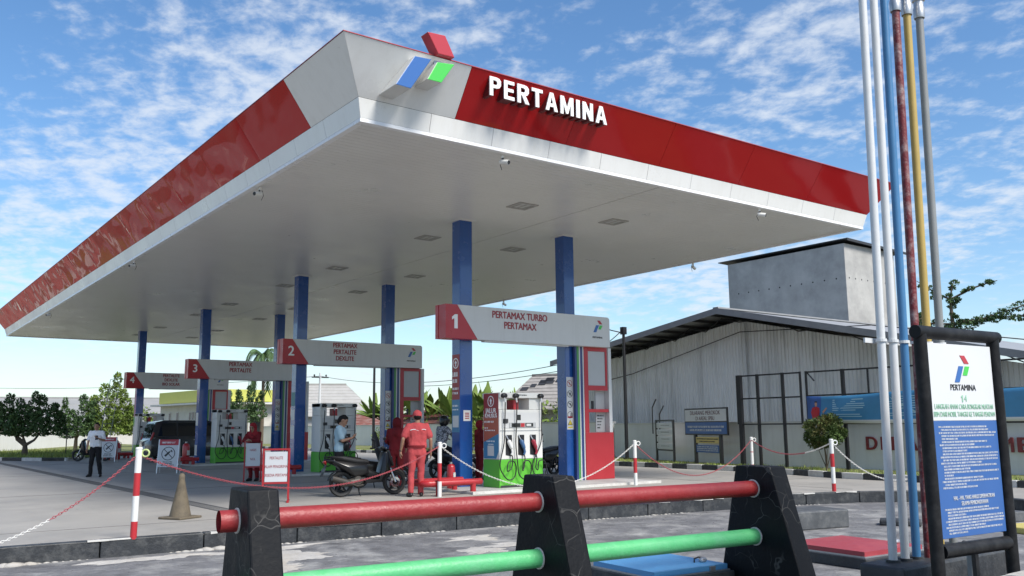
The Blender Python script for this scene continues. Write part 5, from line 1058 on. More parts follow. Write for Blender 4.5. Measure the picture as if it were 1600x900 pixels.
BN_ = [(24.6, 46.4, 4.6), (25.2, 46.1, 4.2), (24.3, 39.8, 5.0), (25.6, 40.1, 4.7), (25.4, 37.9, 4.8), (26.7, 38.3, 4.6), (25.3, 34.4, 4.7), (26.5, 34.8, 4.4), (25.8, 31.6, 4.0), (24.9, 29.8, 3.7), (24.4, 27.4, 3.3), (24.0, 42.6, 4.4), (25.0, 41.4, 4.9), (24.9, 36.4, 4.5), (26.1, 36.6, 4.9), (24.6, 33.0, 4.3), (25.6, 33.2, 4.6), (25.0, 44.6, 4.3), (26.0, 30.6, 3.9)]
BL = ['banana plant with broad pale green leaves growing behind the white wall']*19
for i, (x, y, h) in enumerate(BN_):
    banana(x, y, h*.93, BL[i], i)
bs = thing('hedge', 'loose green undergrowth between the banana plants', 'undergrowth', (25, 36, -0.25)); bs['kind'] = 'stuff'
cm = MB(); leaves(cm, [((rv.uniform(-1.0, 2.4)+0.02*q, -9+q*0.85, rv.uniform(1.4, 2.6)), (1.1, 1.0, .8)) for q in range(24)], 110, .3); cm.build('leaves', m_leafm, bs)
# trees behind the shed at the right: long level branches
def spread_tree(base, lab, br, h, seed, m):
    t = thing('spreading_tree', lab, 'tree', base, 0, 'trees behind the shed'); tm = MB(); tm.tube([(0, 0, 0), (.1, 0, h*.5), (0, 0, h)], [.25, .18, .06], 9); cl = []; rr = random.Random(seed)
    for (pts, rad) in br:
        tm.tube(pts, [.06*(1-.7*i/(len(pts)-1)) for i in range(len(pts))], 6)
        for i in range(len(pts)-1):
            a, b = Vector(pts[i]), Vector(pts[i+1]); n = max(2, int((b-a).length/.28))
            for q in range(n):
                r0 = rad*rr.uniform(.6, 1.2); cl.append((a.lerp(b, q/n)+Vector((rr.gauss(0, .1), rr.gauss(0, .1), rr.gauss(0, .06))), (r0, r0, r0*.6)))
    tm.build('trunk', m_bark, t, smooth=60); cm = MB(); leaves(cm, cl, 62, .16, .1, .55); cm.build('crown', m, t)
# picture-right is roughly (0.45,-0.9) here
spread_tree((39.47, 11.06, -0.25), 'tall thin tree with long level branches showing above the shed roof', [([(0, 0, 7.9), (-.33, .63, 8.35), (-.7, 1.35, 9.0)], .26), ([(0, 0, 7.9), (.48, -.97, 8.42), (.75, -1.5, 8.6), (.96, -2.0, 8.72)], .16), ([(0, 0, 7.9), (.05, -.1, 8.5), (.1, -.25, 8.95)], .24), ([(0, 0, 6.9), (0, 0, 7.8)], .2)], 8.1, 3, m_leafd)
spread_tree((39.3, 11.5, -0.25), 'broad dark tree with layered branches just above the shed roof', [([(-.5, .9, 7.0), (-.3, .5, 6.7), (.3, -.75, 6.6), (.85, -1.8, 6.85), (1.55, -3.4, 7.35), (2.0, -4.4, 7.6), (2.7, -5.9, 7.9)], .36), ([(.3, -.75, 6.7), (.9, -2.0, 6.8), (1.6, -3.6, 6.85), (2.4, -5.2, 7.0)], .24), ([(-.5, .9, 6.4), (-.55, 1.0, 7.6)], .42), ([(-.2, .6, 6.2), (.3, -.6, 6.3), (.6, -1.4, 6.4)], .5)], 6.2, 4, m_leafd)
# grass tufts along the verges
mb = MB(); rg = random.Random(31)
def tuft(x, y, z, h, n):
    for _ in range(n):
        a = rg.uniform(0, 6.28); r0 = rg.uniform(0, .09); l = h*rg.uniform(.5, 1.2); px, py = x+r0*math.cos(a), y+r0*math.sin(a); t_ = rg.uniform(0, 6.28); w_ = .012
        mb.add([(px-w_*math.sin(t_), py+w_*math.cos(t_), z), (px+w_*math.sin(t_), py-w_*math.cos(t_), z), (px+l*.45*math.cos(a), py+l*.45*math.sin(a), z+l)], [(0, 1, 2)])
for p in resample(KR[1:11], 0.06):
    if -4 < p.y < 40:
        for q in range(3):
            if noise.noise(Vector((p.x*1.3, p.y*1.3, 0))) + rg.random() > 0.35: tuft(p.x+.25+rg.random()**1.5*1.5, p.y, .1, .09+.07*max(0, noise.noise(Vector((p.x, p.y*.7, 3)))), 4)
for _ in range(3800):
    a = rg.random(); b = rg.random(); x = -7+a*12; y0_ = 47-1.6*(x+7) if x < 2.2 else 33.5; y = y0_+b**1.3*16; tuft(x, y, .1, .22, 3)
o = mb.build('grass_blades', leafmat('grass_blade', (0.20, 0.26, 0.06), (0.25, 0.22, 0.08))); struct(o, 'stuff'); o['label'] = 'short uneven grass along the verges'; o['category'] = 'grass'
# ================================================================== houses beyond the walls
m_tile_g = mat('tiles_grey', (0.36, 0.35, 0.33), 0.8, var=0.14, vscale=1.4, dark=(0.22, 0.21, 0.2), damt=0.5, dscale=0.9); m_tile_r = mat('tiles_red', (0.22, 0.085, 0.065), 0.8, var=0.3, vscale=2.5, dark=(0.32, 0.28, 0.26), damt=0.8, dscale=1.6); m_tile_o = mat('tiles_patched', (0.30, 0.28, 0.26), 0.85, var=0.25, vscale=3)
m_hwall = mat('house_wall', (0.55, 0.54, 0.50), .8, var=.08, vscale=.8, dark=(.35, .33, .3), damt=.4)
def house(loc, rz, w, d, eave, ridge, hip, mroof, lab, name='house', rows=10, mwall=None, over=0.5, winds=()):
    t = thing(name, lab, 'house', (loc[0], loc[1], -0.25), rz); mwall = mwall or m_hwall
    MB().box(-w/2, w/2, -d/2, d/2, 0, eave).build('walls', mwall, t)
    a, b = w/2+over, d/2+over; hx = hip
    rf = bpy.data.objects.new('roof', None); COL.objects.link(rf); rf.parent = t
    for sgn in (-1, 1):            # stepped courses of tiles, one slab per course
        for i in range(rows):
            f0, f1 = i/rows, (i+1)/rows
            def P(f, e): return [(-(a-hx*f), sgn*b*(1-f), eave-0.1+(ridge-eave)*f+e), ((a-hx*f), sgn*b*(1-f), eave-0.1+(ridge-eave)*f+e)]
            l0, l1 = P(f0, 0.0), P(f1, 0.0); h0, h1 = P(f0, 0.075), P(f1, 0.03)
            MB().hexa([l0[0], l0[1], l1[1], l1[0], h0[0], h0[1], h1[1], h1[0]]).build('tile_course', mroof, rf)
    if hx > 0:
        for sgn in (-1, 1): MB().hull([(sgn*a, -b, eave-.1), (sgn*a, b, eave-.1), (sgn*(a-hx), 0, ridge-.1), (sgn*a, -b, eave-.04), (sgn*a, b, eave-.04), (sgn*(a-hx), 0, ridge-.04)]).build('hip_slope', mroof, rf)
    else:
        for sgn in (-1, 1): MB().hull([(sgn*w/2, -d/2, eave), (sgn*w/2, d/2, eave), (sgn*w/2, 0, ridge-.15), (sgn*(w/2-.1), -d/2, eave), (sgn*(w/2-.1), d/2, eave), (sgn*(w/2-.1), 0, ridge-.15)]).build('gable', mwall, t)
    MB().box(-(a-hx), a-hx, -.1, .1, ridge-.08, ridge+.04).build('ridge', mroof, rf)
    for (x, z, ww, hh) in winds:
        wn = MB().box(x-ww/2-.06, x+ww/2+.06, -d/2-.04, -d/2-.001, z-hh/2-.06, z+hh/2+.06).build('window', m_cap, t); MB().box(x-ww/2, x+ww/2, -d/2-.05, -d/2-.041, z-hh/2, z+hh/2).build('pane', m_glass, wn)
    return t
va = R(-29)
house((27.5, 60.5), R(-25), 7.4, 8, 2.6, 5.4, 2.6, m_tile_g, 'house with a pale grey hipped tile roof behind the second island', winds=((-2.2, 1.6, 1, 1), (2.0, 1.6, 1, 1)))
house((28.5, 50.5), R(-40), 8, 5, 1.8, 2.6, 0, m_tile_r, 'low house with a dull red tile roof behind the banana plants', rows=6)
house((29.5, 37.5), R(-62), 9.5, 7.5, 1.9, 3.1, 0, m_tile_r, 'house with a faded red tile roof behind the column of sign 1', rows=10)
hp = house((29.2, 29.6), R(-62), 5.6, 6.0, 2.6, 4.75, 0.8, m_tile_o, 'house with a patched grey and dark tile roof beside the corrugated shed', rows=10)
rp = random.Random(6)
for i in range(16):
    f = rp.uniform(.45, .95); x = rp.uniform(-2.4, 2.4); y = -3.5*(1-f); z = 2.5+2.15*f+.08; o = MB().obox((x, y, z+.0), (rp.uniform(.3, .55), .42, .03), Matrix.Rotation(math.atan2(2.15, 3.5), 3, 'X')).build('dark_tile', m_dark, hp)
house((8.2, 92), R(-9), 34, 16, 1.9, 5.0, 0, mat('sheet_roof', (0.27, 0.27, 0.265), .6, var=.1, vscale=.6, dark=(.3, .29, .28), damt=.4, dscale=.5), 'long low building with a pale sheet roof behind the left wall', rows=4)
house((-8, 80), R(-9), 14, 12, 2.2, 5.6, 0, m_tile_r, 'brown roofed building beyond the left trees', rows=8)
yb = thing('yellow_building', 'small pale building with a yellow green parapet behind the third island', 'building', (17.2, 59.3, -0.25), R(6.4))
MB().box(0, 5.4, 0, 10.8, 0, 3.55).build('walls', m_hwall, yb); MB().box(-.12, 5.5, -.12, 10.9, 3.78, 4.75).build('parapet', mat('parapet_yellow', (.46, .47, .10), .6, var=.08), yb); MB().box(-.9, 5.5, -.9, 10.9, 3.552, 3.70).build('eave_slab', m_cap, yb)
for y_ in (1.2, 2.6, 3.2, 3.8, 4.4, 7.0, 8.6):
    wn = MB().box(-.05, -.001, y_-.2, y_+.2, 2.3, 3.0).build('window', m_cap, yb); MB().box(-.06, -.051, y_-.15, y_+.15, 2.35, 2.95).build('pane', m_glass, wn)
for y_ in (1.6, 5.5, 9): wn = MB().box(-.05, -.001, y_-.5, y_+.5, .3, 2.1).build('door', m_dark, yb)
for x_ in (1.4, 3.6): wn = MB().box(x_-.6, x_+.6, -.05, -.001, 1.2, 2.6).build('window', m_cap, yb); MB().box(x_-.52, x_+.52, -.06, -.051, 1.28, 2.52).build('pane', m_glass, wn)
# utility poles and wires
up1 = thing('utility_pole', 'slim white utility pole with cross arm behind the second island', 'utility pole', (23.65, 53.6, -0.25))
MB().tube([(0, 0, 0), (0, 0, 5.9)], [.12, .09], 8).build('pole', m_pw, up1, smooth=50); MB().box(-.7, .7, -.05, .05, 5.5, 5.6).build('cross_arm', m_dark, up1); MB().balls([((-.5, 0, 5.72), .07), ((-.5, 0, 5.66), .06)]).build('insulator', m_dark, up1); MB().balls([((.5, 0, 5.72), .07), ((.5, 0, 5.66), .06)]).build('insulator', m_dark, up1)
up2 = thing('utility_pole', 'thin black pole rising behind the second dispenser', 'utility pole', (19.3, 36.2, 0.1)); MB().tube([(0, 0, 0), (0, 0, 5.5)], [.09, .07], 8).build('pole', m_black, up2, smooth=50)
def wire(a, b, sag, lab):
    a, b = Vector(a), Vector(b); pts = []
    for i in range(21):
        f = i/20; p = a.lerp(b, f); p.z -= sag*4*f*(1-f); pts.append(p)
    o = MB().tube(pts, .018, 5).build('overhead_wire', m_black, smooth=60); tag(o, lab, 'wire', 'overhead wires')
wire((23.65, 53.6, 5.4), (20.5, 19.9, 4.2), .7, 'thin overhead wire from the white pole towards the shed'); wire((23.65, 53.6, 5.4), (-6, 96, 6.2), .8, 'thin overhead wire running left from the white pole'); wire((17.55, 12.6, 5.0), (20.4, 19.6, 4.0), .2, 'short overhead wire between the lamp post and the shed'); wire((26, 47, 4.4), (21.0, 19.5, 4.0), .3, 'low overhead wire above the banana plants')
# ladder at the fourth island and small pole on the verge
ld = thing('ladder', 'thin grey steel ladder standing by the column of sign 4', 'ladder', (3.35, 31.4, 0))
for x in (0, .42): MB().tube([(x-.35, .2, 0), (x, 0, 3.4), (x+.02, 0, 3.62), (x+.25, -.12, 3.68)], .014, 6).build('rail', m_pg, ld, smooth=50)
for i in range(9): f = (i+.6)/9.5; MB().cyl((-.35*(1-f), .2*(1-f), 3.4*f), (.42-.35*(1-f), .2*(1-f), 3.4*f), .010).build('rung', m_pg, ld)
vp = thing('verge_pole', 'short dark pole with a curved top on the left verge', 'pole', (2.75, 37.2, 0.1)); MB().tube([(0, 0, 0), (0, 0, 1.25), (.06, -.05, 1.35), (.2, -.15, 1.36), (.26, -.19, 1.25)], .025, 7).build('pole', m_black, vp, smooth=60)
# ================================================================== people
def remesh(mb, mats, voxel, smooth=4, wr=0.0, wsc=9.0, seed=0.0, pick=None):
    me = mb.mesh('tmp', [m_black]); o = bpy.data.objects.new('tmp', me); COL.objects.link(o)
    r = o.modifiers.new('r', 'REMESH'); r.mode = 'VOXEL'; r.voxel_size = voxel
    s = o.modifiers.new('s', 'SMOOTH'); s.factor = 0.5; s.iterations = smooth
    dg = bpy.context.evaluated_depsgraph_get(); out = bpy.data.meshes.new_from_object(o.evaluated_get(dg), depsgraph=dg); bpy.data.objects.remove(o)
    out.materials.clear()
    for m in mats: out.materials.append(m)
    if wr:
        nr = [v.normal.copy() for v in out.vertices]
        for v, n in zip(out.vertices, nr):
            c = v.co; w = noise.noise(Vector((c.x*wsc, c.y*wsc, c.z*wsc*0.7+seed))) + 0.5*noise.noise(Vector((c.x*wsc*2.3, c.y*wsc*2.3+seed, c.z*wsc*1.4)))
            v.co = c + n*w*wr
    if pick:
        for p in out.polygons: p.material_index = pick(p.center)
    out.shade_smooth(); return out
def chainb(mb, pts):
    for a, b in zip(pts, pts[1:]): mb.balls([a, b])
m_skin = mat('skin', (0.30, 0.165, 0.105), 0.55, var=0.06); m_hair = mat('hair_black', (0.008, 0.007, 0.007), 0.7, spec=0.2)
def cloth(name, c, var=0.12): return mat(name, c, 0.85, var=var, vscale=6, bump=0.2, bscale=120, spec=0.2)
m_shoe = mat('shoe_black', (0.012, 0.012, 0.013), 0.4)
def hand(mb, w, d, n, curl=0.6, s=1.0):
    """w wrist, d direction of the hand, n palm normal: palm, four unequal fingers and a thumb from the side"""
    w, d, n = Vector(w), Vector(d).normalized(), Vector(n).normalized(); sd_ = d.cross(n).normalized()
    mb.balls([(w, .026*s), (w+d*.05*s+sd_*.022*s, .018*s), (w+d*.05*s-sd_*.022*s, .018*s), (w+d*.085*s+sd_*.026*s, .014*s), (w+d*.085*s-sd_*.026*s, .014*s)])
    for i, ln in enumerate((.060, .070, .066, .052)):
        b = w+d*.088*s+sd_*(.027-.018*i)*s; k1 = b+(d*math.cos(curl*.6)+n*math.sin(curl*.6))*ln*.5*s; k2 = k1+(d*math.cos(curl*1.5)+n*math.sin(curl*1.5))*ln*.5*s
        chainb(mb, [(b, .0095*s), (k1, .009*s), (k2, .0075*s)])
    b = w+d*.03*s+sd_*.03*s; chainb(mb, [(b, .013*s), (b+(d*.6+sd_*.7+n*.3).normalized()*.035*s, .011*s), (b+(d*.85+sd_*.4+n*.5).normalized()*.062*s, .009*s)])
def person(label, loc, rz, H, P, shirt, trousers, voxel=.012, sleeves='short', head_tilt=(0, 0), hair=True, hairlen=0.0, extra=None, shoes=True, bot_len=1.0, female=False):
    """local frame: facing +X, left is +Y; joints P override the defaults (for a 1.72 m figure)"""
    J = dict(hipL=(0, .09, .92), hipR=(0, -.09, .92), kneeL=(.02, .10, .49), kneeR=(.02, -.10, .49), ankL=(-.01, .105, .085), ankR=(-.01, -.105, .085), toeL=(.15, .125, .035), toeR=(.15, -.125, .035),
             pel=(0, 0, .95), wai=(.005, 0, 1.08), che=(.01, 0, 1.28), nec=(.0, 0, 1.46), head=(.025, 0, 1.60),
             shL=(0, .185, 1.41), shR=(0, -.185, 1.41), elL=(-.02, .25, 1.13), elR=(-.02, -.25, 1.13), wrL=(.05, .27, .88), wrR=(.05, -.27, .88),
             hdL=(.1, .05, -1), hdR=(.1, -.05, -1), pnL=(0.2, -1, 0), pnR=(0.2, 1, 0)); J.update(P); J = {k: Vector(v) for k, v in J.items()}
    t = thing('person', label, 'person', loc, rz); s = H/1.72; t.scale = (s, s, s)
    hd = J['head']; ty, tz = head_tilt; hm = Matrix.Rotation(tz, 3, 'Z') @ Matrix.Rotation(ty, 3, 'Y')
    def hp_(x, y, z): return hd + hm @ Vector((x, y, z))
    mb = MB()
    mb.balls([(hp_(-.012, 0, .03), .088), (hp_(-.03, 0, .02), .082), (hp_(.03, 0, .035), .07), (hp_(.02, 0, -.02), .068)]); mb.balls([(hp_(.02, 0, -.02), .066), (hp_(.055, 0, -.085), .034), (hp_(-.01, .035, -.06), .03), (hp_(-.01, -.035, -.06), .03)])
    mb.balls([(hp_(.088, 0, .012), .012), (hp_(.104, 0, -.025), .015), (hp_(.085, .014, -.03), .010), (hp_(.085, -.014, -.03), .010)])     # nose
    mb.balls([(hp_(.086, .018, -.062), .009), (hp_(.086, -.018, -.062), .009), (hp_(.09, 0, -.06), .011)])      # lips
    mb.balls([(hp_(.086, 0, -.105), .016), (hp_(.06, 0, -.1), .026)])     # chin
    for sg in (1, -1): mb.balls([(hp_(-.01, sg*.085, .01), .016), (hp_(-.015, sg*.088, -.02), .012)])
    chainb(mb, [(J['nec']+Vector((0, 0, -.04)), .062), (hp_(-.025, 0, -.06), .052)])
    mb.balls([(J['che']+Vector((0, .08, .05)), .07), (J['che']+Vector((0, -.08, .05)), .07), (J['wai']+Vector((0, .05, 0)), .06), (J['wai']+Vector((0, -.05, 0)), .06)]); mb.balls([(J['wai']+Vector((0, .05, 0)), .06), (J['wai']-Vector((0, .05, 0)), .06), (J['pel']+Vector((-.01, .05, 0)), .065), (J['pel']+Vector((-.01, -.05, 0)), .065)])
    mb.balls([(J['nec']+Vector((0, 0, -.03)), .06), (J['shL']+Vector((0, -.03, -.02)), .052), (J['shR']+Vector((0, .03, -.02)), .052), (J['che'], .1)])
    for k in 'LR':
        chainb(mb, [(J['sh'+k], .05), (J['el'+k], .038)]); chainb(mb, [(J['el'+k], .038), (J['el'+k].lerp(J['wr'+k], .35), .037), (J['wr'+k], .025)]); hand(mb, J['wr'+k], J['hd'+k], J['pn'+k])
        chainb(mb, [(J['hip'+k], .066), (J['knee'+k], .046)]); chainb(mb, [(J['knee'+k], .045), (J['knee'+k].lerp(J['ank'+k], .3)+Vector((-.012, 0, 0)), .045), (J['ank'+k], .035)]); mb.balls([(J['ank'+k], .037), (J['ank'+k]+Vector((-.04, 0, -.045)), .035), (J['toe'+k], .03)])
    obj('body', remesh(mb, [m_skin], voxel, 3), t)
    for sg in (1, -1):
        MB().balls([(hp_(.088, sg*.032, .012), .010)]).build('eye', m_hair, t, smooth=60); MB().balls([(hp_(.092, sg*.022, .034), .006), (hp_(.084, sg*.048, .034), .005)]).build('eyebrow', m_hair, t, smooth=60)
    # shirt
    mb = MB(); ex = .018
    mb.balls([(J['nec']+Vector((-.005, 0, -.05)), .082), (J['shL']+Vector((0, -.025, -.015)), .075), (J['shR']+Vector((0, .025, -.015)), .075), (J['che']+Vector((0, .09, 0)), .125), (J['che']+Vector((0, -.09, 0)), .125), (J['che']+Vector((0, 0, .06)), .135)])
    mb.balls([(J['che']+Vector((0, .095, 0)), .122), (J['che']+Vector((0, -.095, 0)), .122), (J['wai']+Vector((0, .085, 0)), .102), (J['wai']+Vector((0, -.085, 0)), .102)])
    hem = J['pel']+(J['pel']-J['wai'])*(bot_len-1); mb.balls([(J['wai']+Vector((0, .085, 0)), .102), (J['wai']+Vector((0, -.085, 0)), .102), (hem+Vector((-.005, .088, .06)), .108), (hem+Vector((-.005, -.088, .06)), .108)])
    for k in 'LR':
        a, b, c = J['sh'+k], J['el'+k], J['wr'+k]
        if sleeves == 'short': chainb(mb, [(a, .072), (a.lerp(b, .72), .07)])
        else: chainb(mb, [(a, .066), (b, .055), (b.lerp(c, .9), .042)])
    if isinstance(shirt, tuple): sm_, pick = shirt
    else: sm_, pick = [shirt], None
    obj('shirt', remesh(mb, sm_, .013, 3, .014, 9, loc[0], pick), t)
    # trousers
    mb = MB(); mb.balls([(J['pel']+Vector((-.01, .07, .06)), .098), (J['pel']+Vector((-.01, -.07, .06)), .098), (J['hipL']+Vector((-.01, 0, -.04)), .095), (J['hipR']+Vector((-.01, 0, -.04)), .095)])
    for k in 'LR':
        chainb(mb, [(J['hip'+k]+Vector((-.005, 0, -.02)), .098), (J['knee'+k], .072)]); chainb(mb, [(J['knee'+k], .072), (J['ank'+k]+Vector((0, 0, .02)), .06)])
    obj('trousers', remesh(mb, [trousers], .013, 3, .014, 8, loc[1]), t)
    if shoes:
        for k in 'LR':
            mb = MB(); a, c = J['ank'+k], J['toe'+k]; mb.balls([(a+Vector((-.045, 0, -.04)), .042), (a+Vector((0, 0, -.01)), .045), (c+Vector((-.03, 0, 0.005)), .042), (c+Vector((.02, 0, -.005)), .033)]); obj('shoe', remesh(mb, [m_shoe], .012, 3), t)
    if hair:
        mb = MB(); mb.balls([(hp_(-.018, 0, .04), .094), (hp_(-.042, 0, .01), .084), (hp_(.02, 0, .062), .066)])
        if hairlen: mb.balls([(hp_(-.045, 0, .02), .082), (hp_(-.075, 0, -.05), .055), (hp_(-.06, 0, -.09), .035)])
        obj('hair', remesh(mb, [m_hair], .012, 2, .006, 22), t)
    if extra: extra(t, J, hp_)
    return t
m_unired = cloth('uniform_red', (0.42, 0.065, 0.07)); m_unidk = cloth('uniform_dark_red', (0.16, 0.014, 0.018)); m_whitecl = cloth('shirt_white', (0.70, 0.71, 0.73), .05); m_blackcl = cloth('trousers_black', (0.014, 0.014, 0.016)); m_bluecl = cloth('shirt_pale_blue', (0.30, 0.43, 0.50), .08)
m_hijab = cloth('headscarf_red', (0.26, 0.02, 0.026))
m_patt = mat('shirt_patterned', (0.50, 0.50, 0.54), .85)
def pattern(m):
    t = m.node_tree; nn = t.nodes.new; co = nn('ShaderNodeTexCoord'); ns = nn('ShaderNodeTexNoise'); ns.inputs['Scale'].default_value = 16; ns.inputs['Distortion'].default_value = 2.5; t.links.new(co.outputs['Object'], ns.inputs['Vector'])
    rp_ = nn('ShaderNodeValToRGB'); rp_.color_ramp.elements[0].position = .47; rp_.color_ramp.elements[1].position = .53; rp_.color_ramp.elements[0].color = (.03, .03, .04, 1); rp_.color_ramp.elements[1].color = (.5, .5, .54, 1); t.links.new(ns.outputs[0], rp_.inputs[0]); t.links.new(rp_.outputs[0], t.nodes['Principled BSDF'].inputs['Base Color'])
pattern(m_patt)
# attendant in red, seen from behind
def red_extra(t, J, hp_):
    mb = MB(); mb.balls([(hp_(-.012, 0, .045), .099), (hp_(-.035, 0, .03), .09), (hp_(.02, 0, .07), .078)]); cp = obj('cap', remesh(mb, [m_unired], .012, 2), t)
    mb = MB(); mb.balls([(hp_(.06, .05, .05), .012), (hp_(.06, -.05, .05), .012), (hp_(.17, .035, .035), .010), (hp_(.17, -.035, .035), .010)]); mb.build('cap_peak', m_unired, cp, smooth=50)
    MB().lathe([(.155, .985), (.163, .985), (.163, 1.025), (.155, 1.025), (.155, .985)], 28).build('belt', m_unidk, t).scale = (.86, 1.2, 1)
    for z, w_ in ((1.335, .16),):
        mb = MB(); pts = [(-.108-.005*math.cos(i*.9), -w_+2*w_*i/10, z+.012*math.sin(i)) for i in range(11)]; mb.tube(pts, .007, 5); mb.build('back_stripe', m_whitecl, t)
    MB().lathe([(.03, -.012), (.035, -.012), (.035, .012), (.03, .012), (.03, -.012)], 14, J['wrL']+Vector((0, 0, .02))).build('watch', m_black, t)
person('attendant in bright red uniform and cap standing with back turned beside the scooter', (3.24, 3.70, 0), R(68), 1.70,
       dict(elL=(-.07, .30, 1.15), wrL=(.03, .335, .90), elR=(-.05, -.27, 1.13), wrR=(0.03, -.285, .88), kneeL=(.02, .11, .49), kneeR=(.03, -.08, .49), ankL=(-.03, .13, .085), ankR=(0.02, -.085, .085), toeL=(.12, .17, .035), toeR=(.17, -.11, .035)), m_unired, m_unired, .011, hair=True, extra=red_extra)
# man in white shirt
def white_extra(t, J, hp_):
    o = MB().box(-.012, .012, -.04, .04, -.075, .075).build('held_phone', m_black, t, bevel=.006); o.location = J['wrL']+Vector((.05, -.05, .03)); o.rotation_euler = (0, -.5, .3)
    MB().lathe([(.07, 1.435), (.085, 1.44), (.08, 1.475), (.066, 1.48), (.07, 1.435)], 20, (0, 0, 0)).build('collar', m_whitecl, t, smooth=50)
person('man in white shirt and black trousers holding a phone near the A-board', (-0.05, 16.9, 0), R(236), 1.58,
       dict(elL=(.02, .26, 1.16), wrL=(.23, .17, 1.22), hdL=(.6, -.6, .4), pnL=(0, -.3, 1), elR=(-.05, -.27, 1.14), wrR=(.0, -.28, .89), kneeL=(.02, .13, .49), kneeR=(.03, -.10, .49), ankL=(-.01, .18, .085), ankR=(0, -.13, .085), toeL=(.13, .23, .035), toeR=(.14, -.17, .035)), m_whitecl, m_blackcl, .013, extra=white_extra)
# man in pale blue looking at his hands
def blue_extra(t, J, hp_):
    pts = [(.10, -.16, 1.10), (.02, -.20, 1.14), (-.10, -.12, 1.20), (-.11, .04, 1.30), (-.05, .13, 1.42), (.06, .14, 1.40), (.125, .07, 1.28), (.14, -.04, 1.17), (.13, -.12, 1.11), (.10, -.16, 1.10)]
    MB().tube(pts, .016, 7).build('bag_strap', m_black, t, smooth=60); MB().balls([((.16, -.10, 1.06), .07), ((.16, .04, 1.06), .07), ((.15, -.06, .98), .07)]).build('sling_bag', m_black, t, smooth=60)
    o = MB().box(-.006, .006, -.035, .035, -.07, .07).build('held_phone', m_dark, t, bevel=.004); o.location = (.33, 0, 1.21); o.rotation_euler = (0, -.7, 0)
person('man in pale blue shirt with black sling bag looking down at his hands', (2.42, 5.55, 0), R(-32), 1.66,
       dict(head=(.07, 0, 1.58), nec=(.02, 0, 1.455), elL=(.08, .22, 1.14), wrL=(.27, .06, 1.20), hdL=(.6, -.5, .4), pnL=(-.2, -.6, .7), elR=(.08, -.22, 1.14), wrR=(.27, -.06, 1.20), hdR=(.6, .5, .4), pnR=(-.2, .6, .7)), m_bluecl, m_blackcl, .012, head_tilt=(R(28), 0), hairlen=1, extra=blue_extra, bot_len=1.35)
# woman with red headscarf leaning on the notice stand
def hijab_extra(mh):
    def f(t, J, hp_):
        mb = MB(); mb.balls([(hp_(-.022, 0, .04), .108), (hp_(-.05, 0, .0), .1), (hp_(.01, 0, .075), .078)]); 
        for sg in (1, -1): mb.balls([(hp_(-.01, sg*.07, .03), .045), (hp_(0, sg*.07, -.08), .045), (hp_(.03, sg*.035, -.135), .04)])
        mb.balls([(hp_(.0, 0, -.13), .075), (J['nec']+Vector((.03, .1, -.06)), .075), (J['nec']+Vector((.03, -.1, -.06)), .075), (J['nec']+Vector((.06, 0, -.17)), .07), (J['nec']+Vector((-.06, 0, -.13)), .085)])
        obj('headscarf', remesh(mb, [mh], .013, 3, .006, 12), t)
    return f
person('woman in red headscarf and red uniform leaning with folded arms on a notice stand', (2.72, 11.32, 0), R(222), 1.56,
       dict(head=(.14, 0, 1.54), nec=(.07, 0, 1.42), che=(.06, 0, 1.25), wai=(.02, 0, 1.07), shL=(.06, .17, 1.37), shR=(.06, -.17, 1.37), elL=(.22, .24, 1.16), wrL=(.33, .02, 1.17), elR=(.22, -.24, 1.16), wrR=(.34, -.04, 1.20), hdL=(.3, -1, 0), hdR=(.3, 1, -.2), pnL=(0, 0, -1), pnR=(0, 0, -1)), m_unidk, m_unidk, .014, 'long', (R(18), 0), hair=False, extra=hijab_extra(m_hijab), bot_len=1.4)
person('person in dark red headscarf standing behind the attendant and the scooter', (4.05, 6.0, 0), R(50), 1.58,
       dict(elL=(.05, .26, 1.15), wrL=(.22, .15, 1.05), elR=(.05, -.26, 1.15), wrR=(.2, -.2, 1.0)), m_unidk, m_unidk, .016, 'long', hair=False, extra=hijab_extra(cloth('headscarf_dark', (0.13, 0.012, 0.015))), bot_len=1.3)
person('attendant in dark red standing behind the column of sign 1', (7.35, 7.5, 0), R(-10), 1.52, dict(elL=(.05, .25, 1.14), wrL=(.25, .15, 1.08), elR=(.03, -.25, 1.14), wrR=(.2, -.2, 1.02)), m_unidk, m_unidk, .016, 'long', hair=False, extra=hijab_extra(m_hijab), bot_len=1.3)
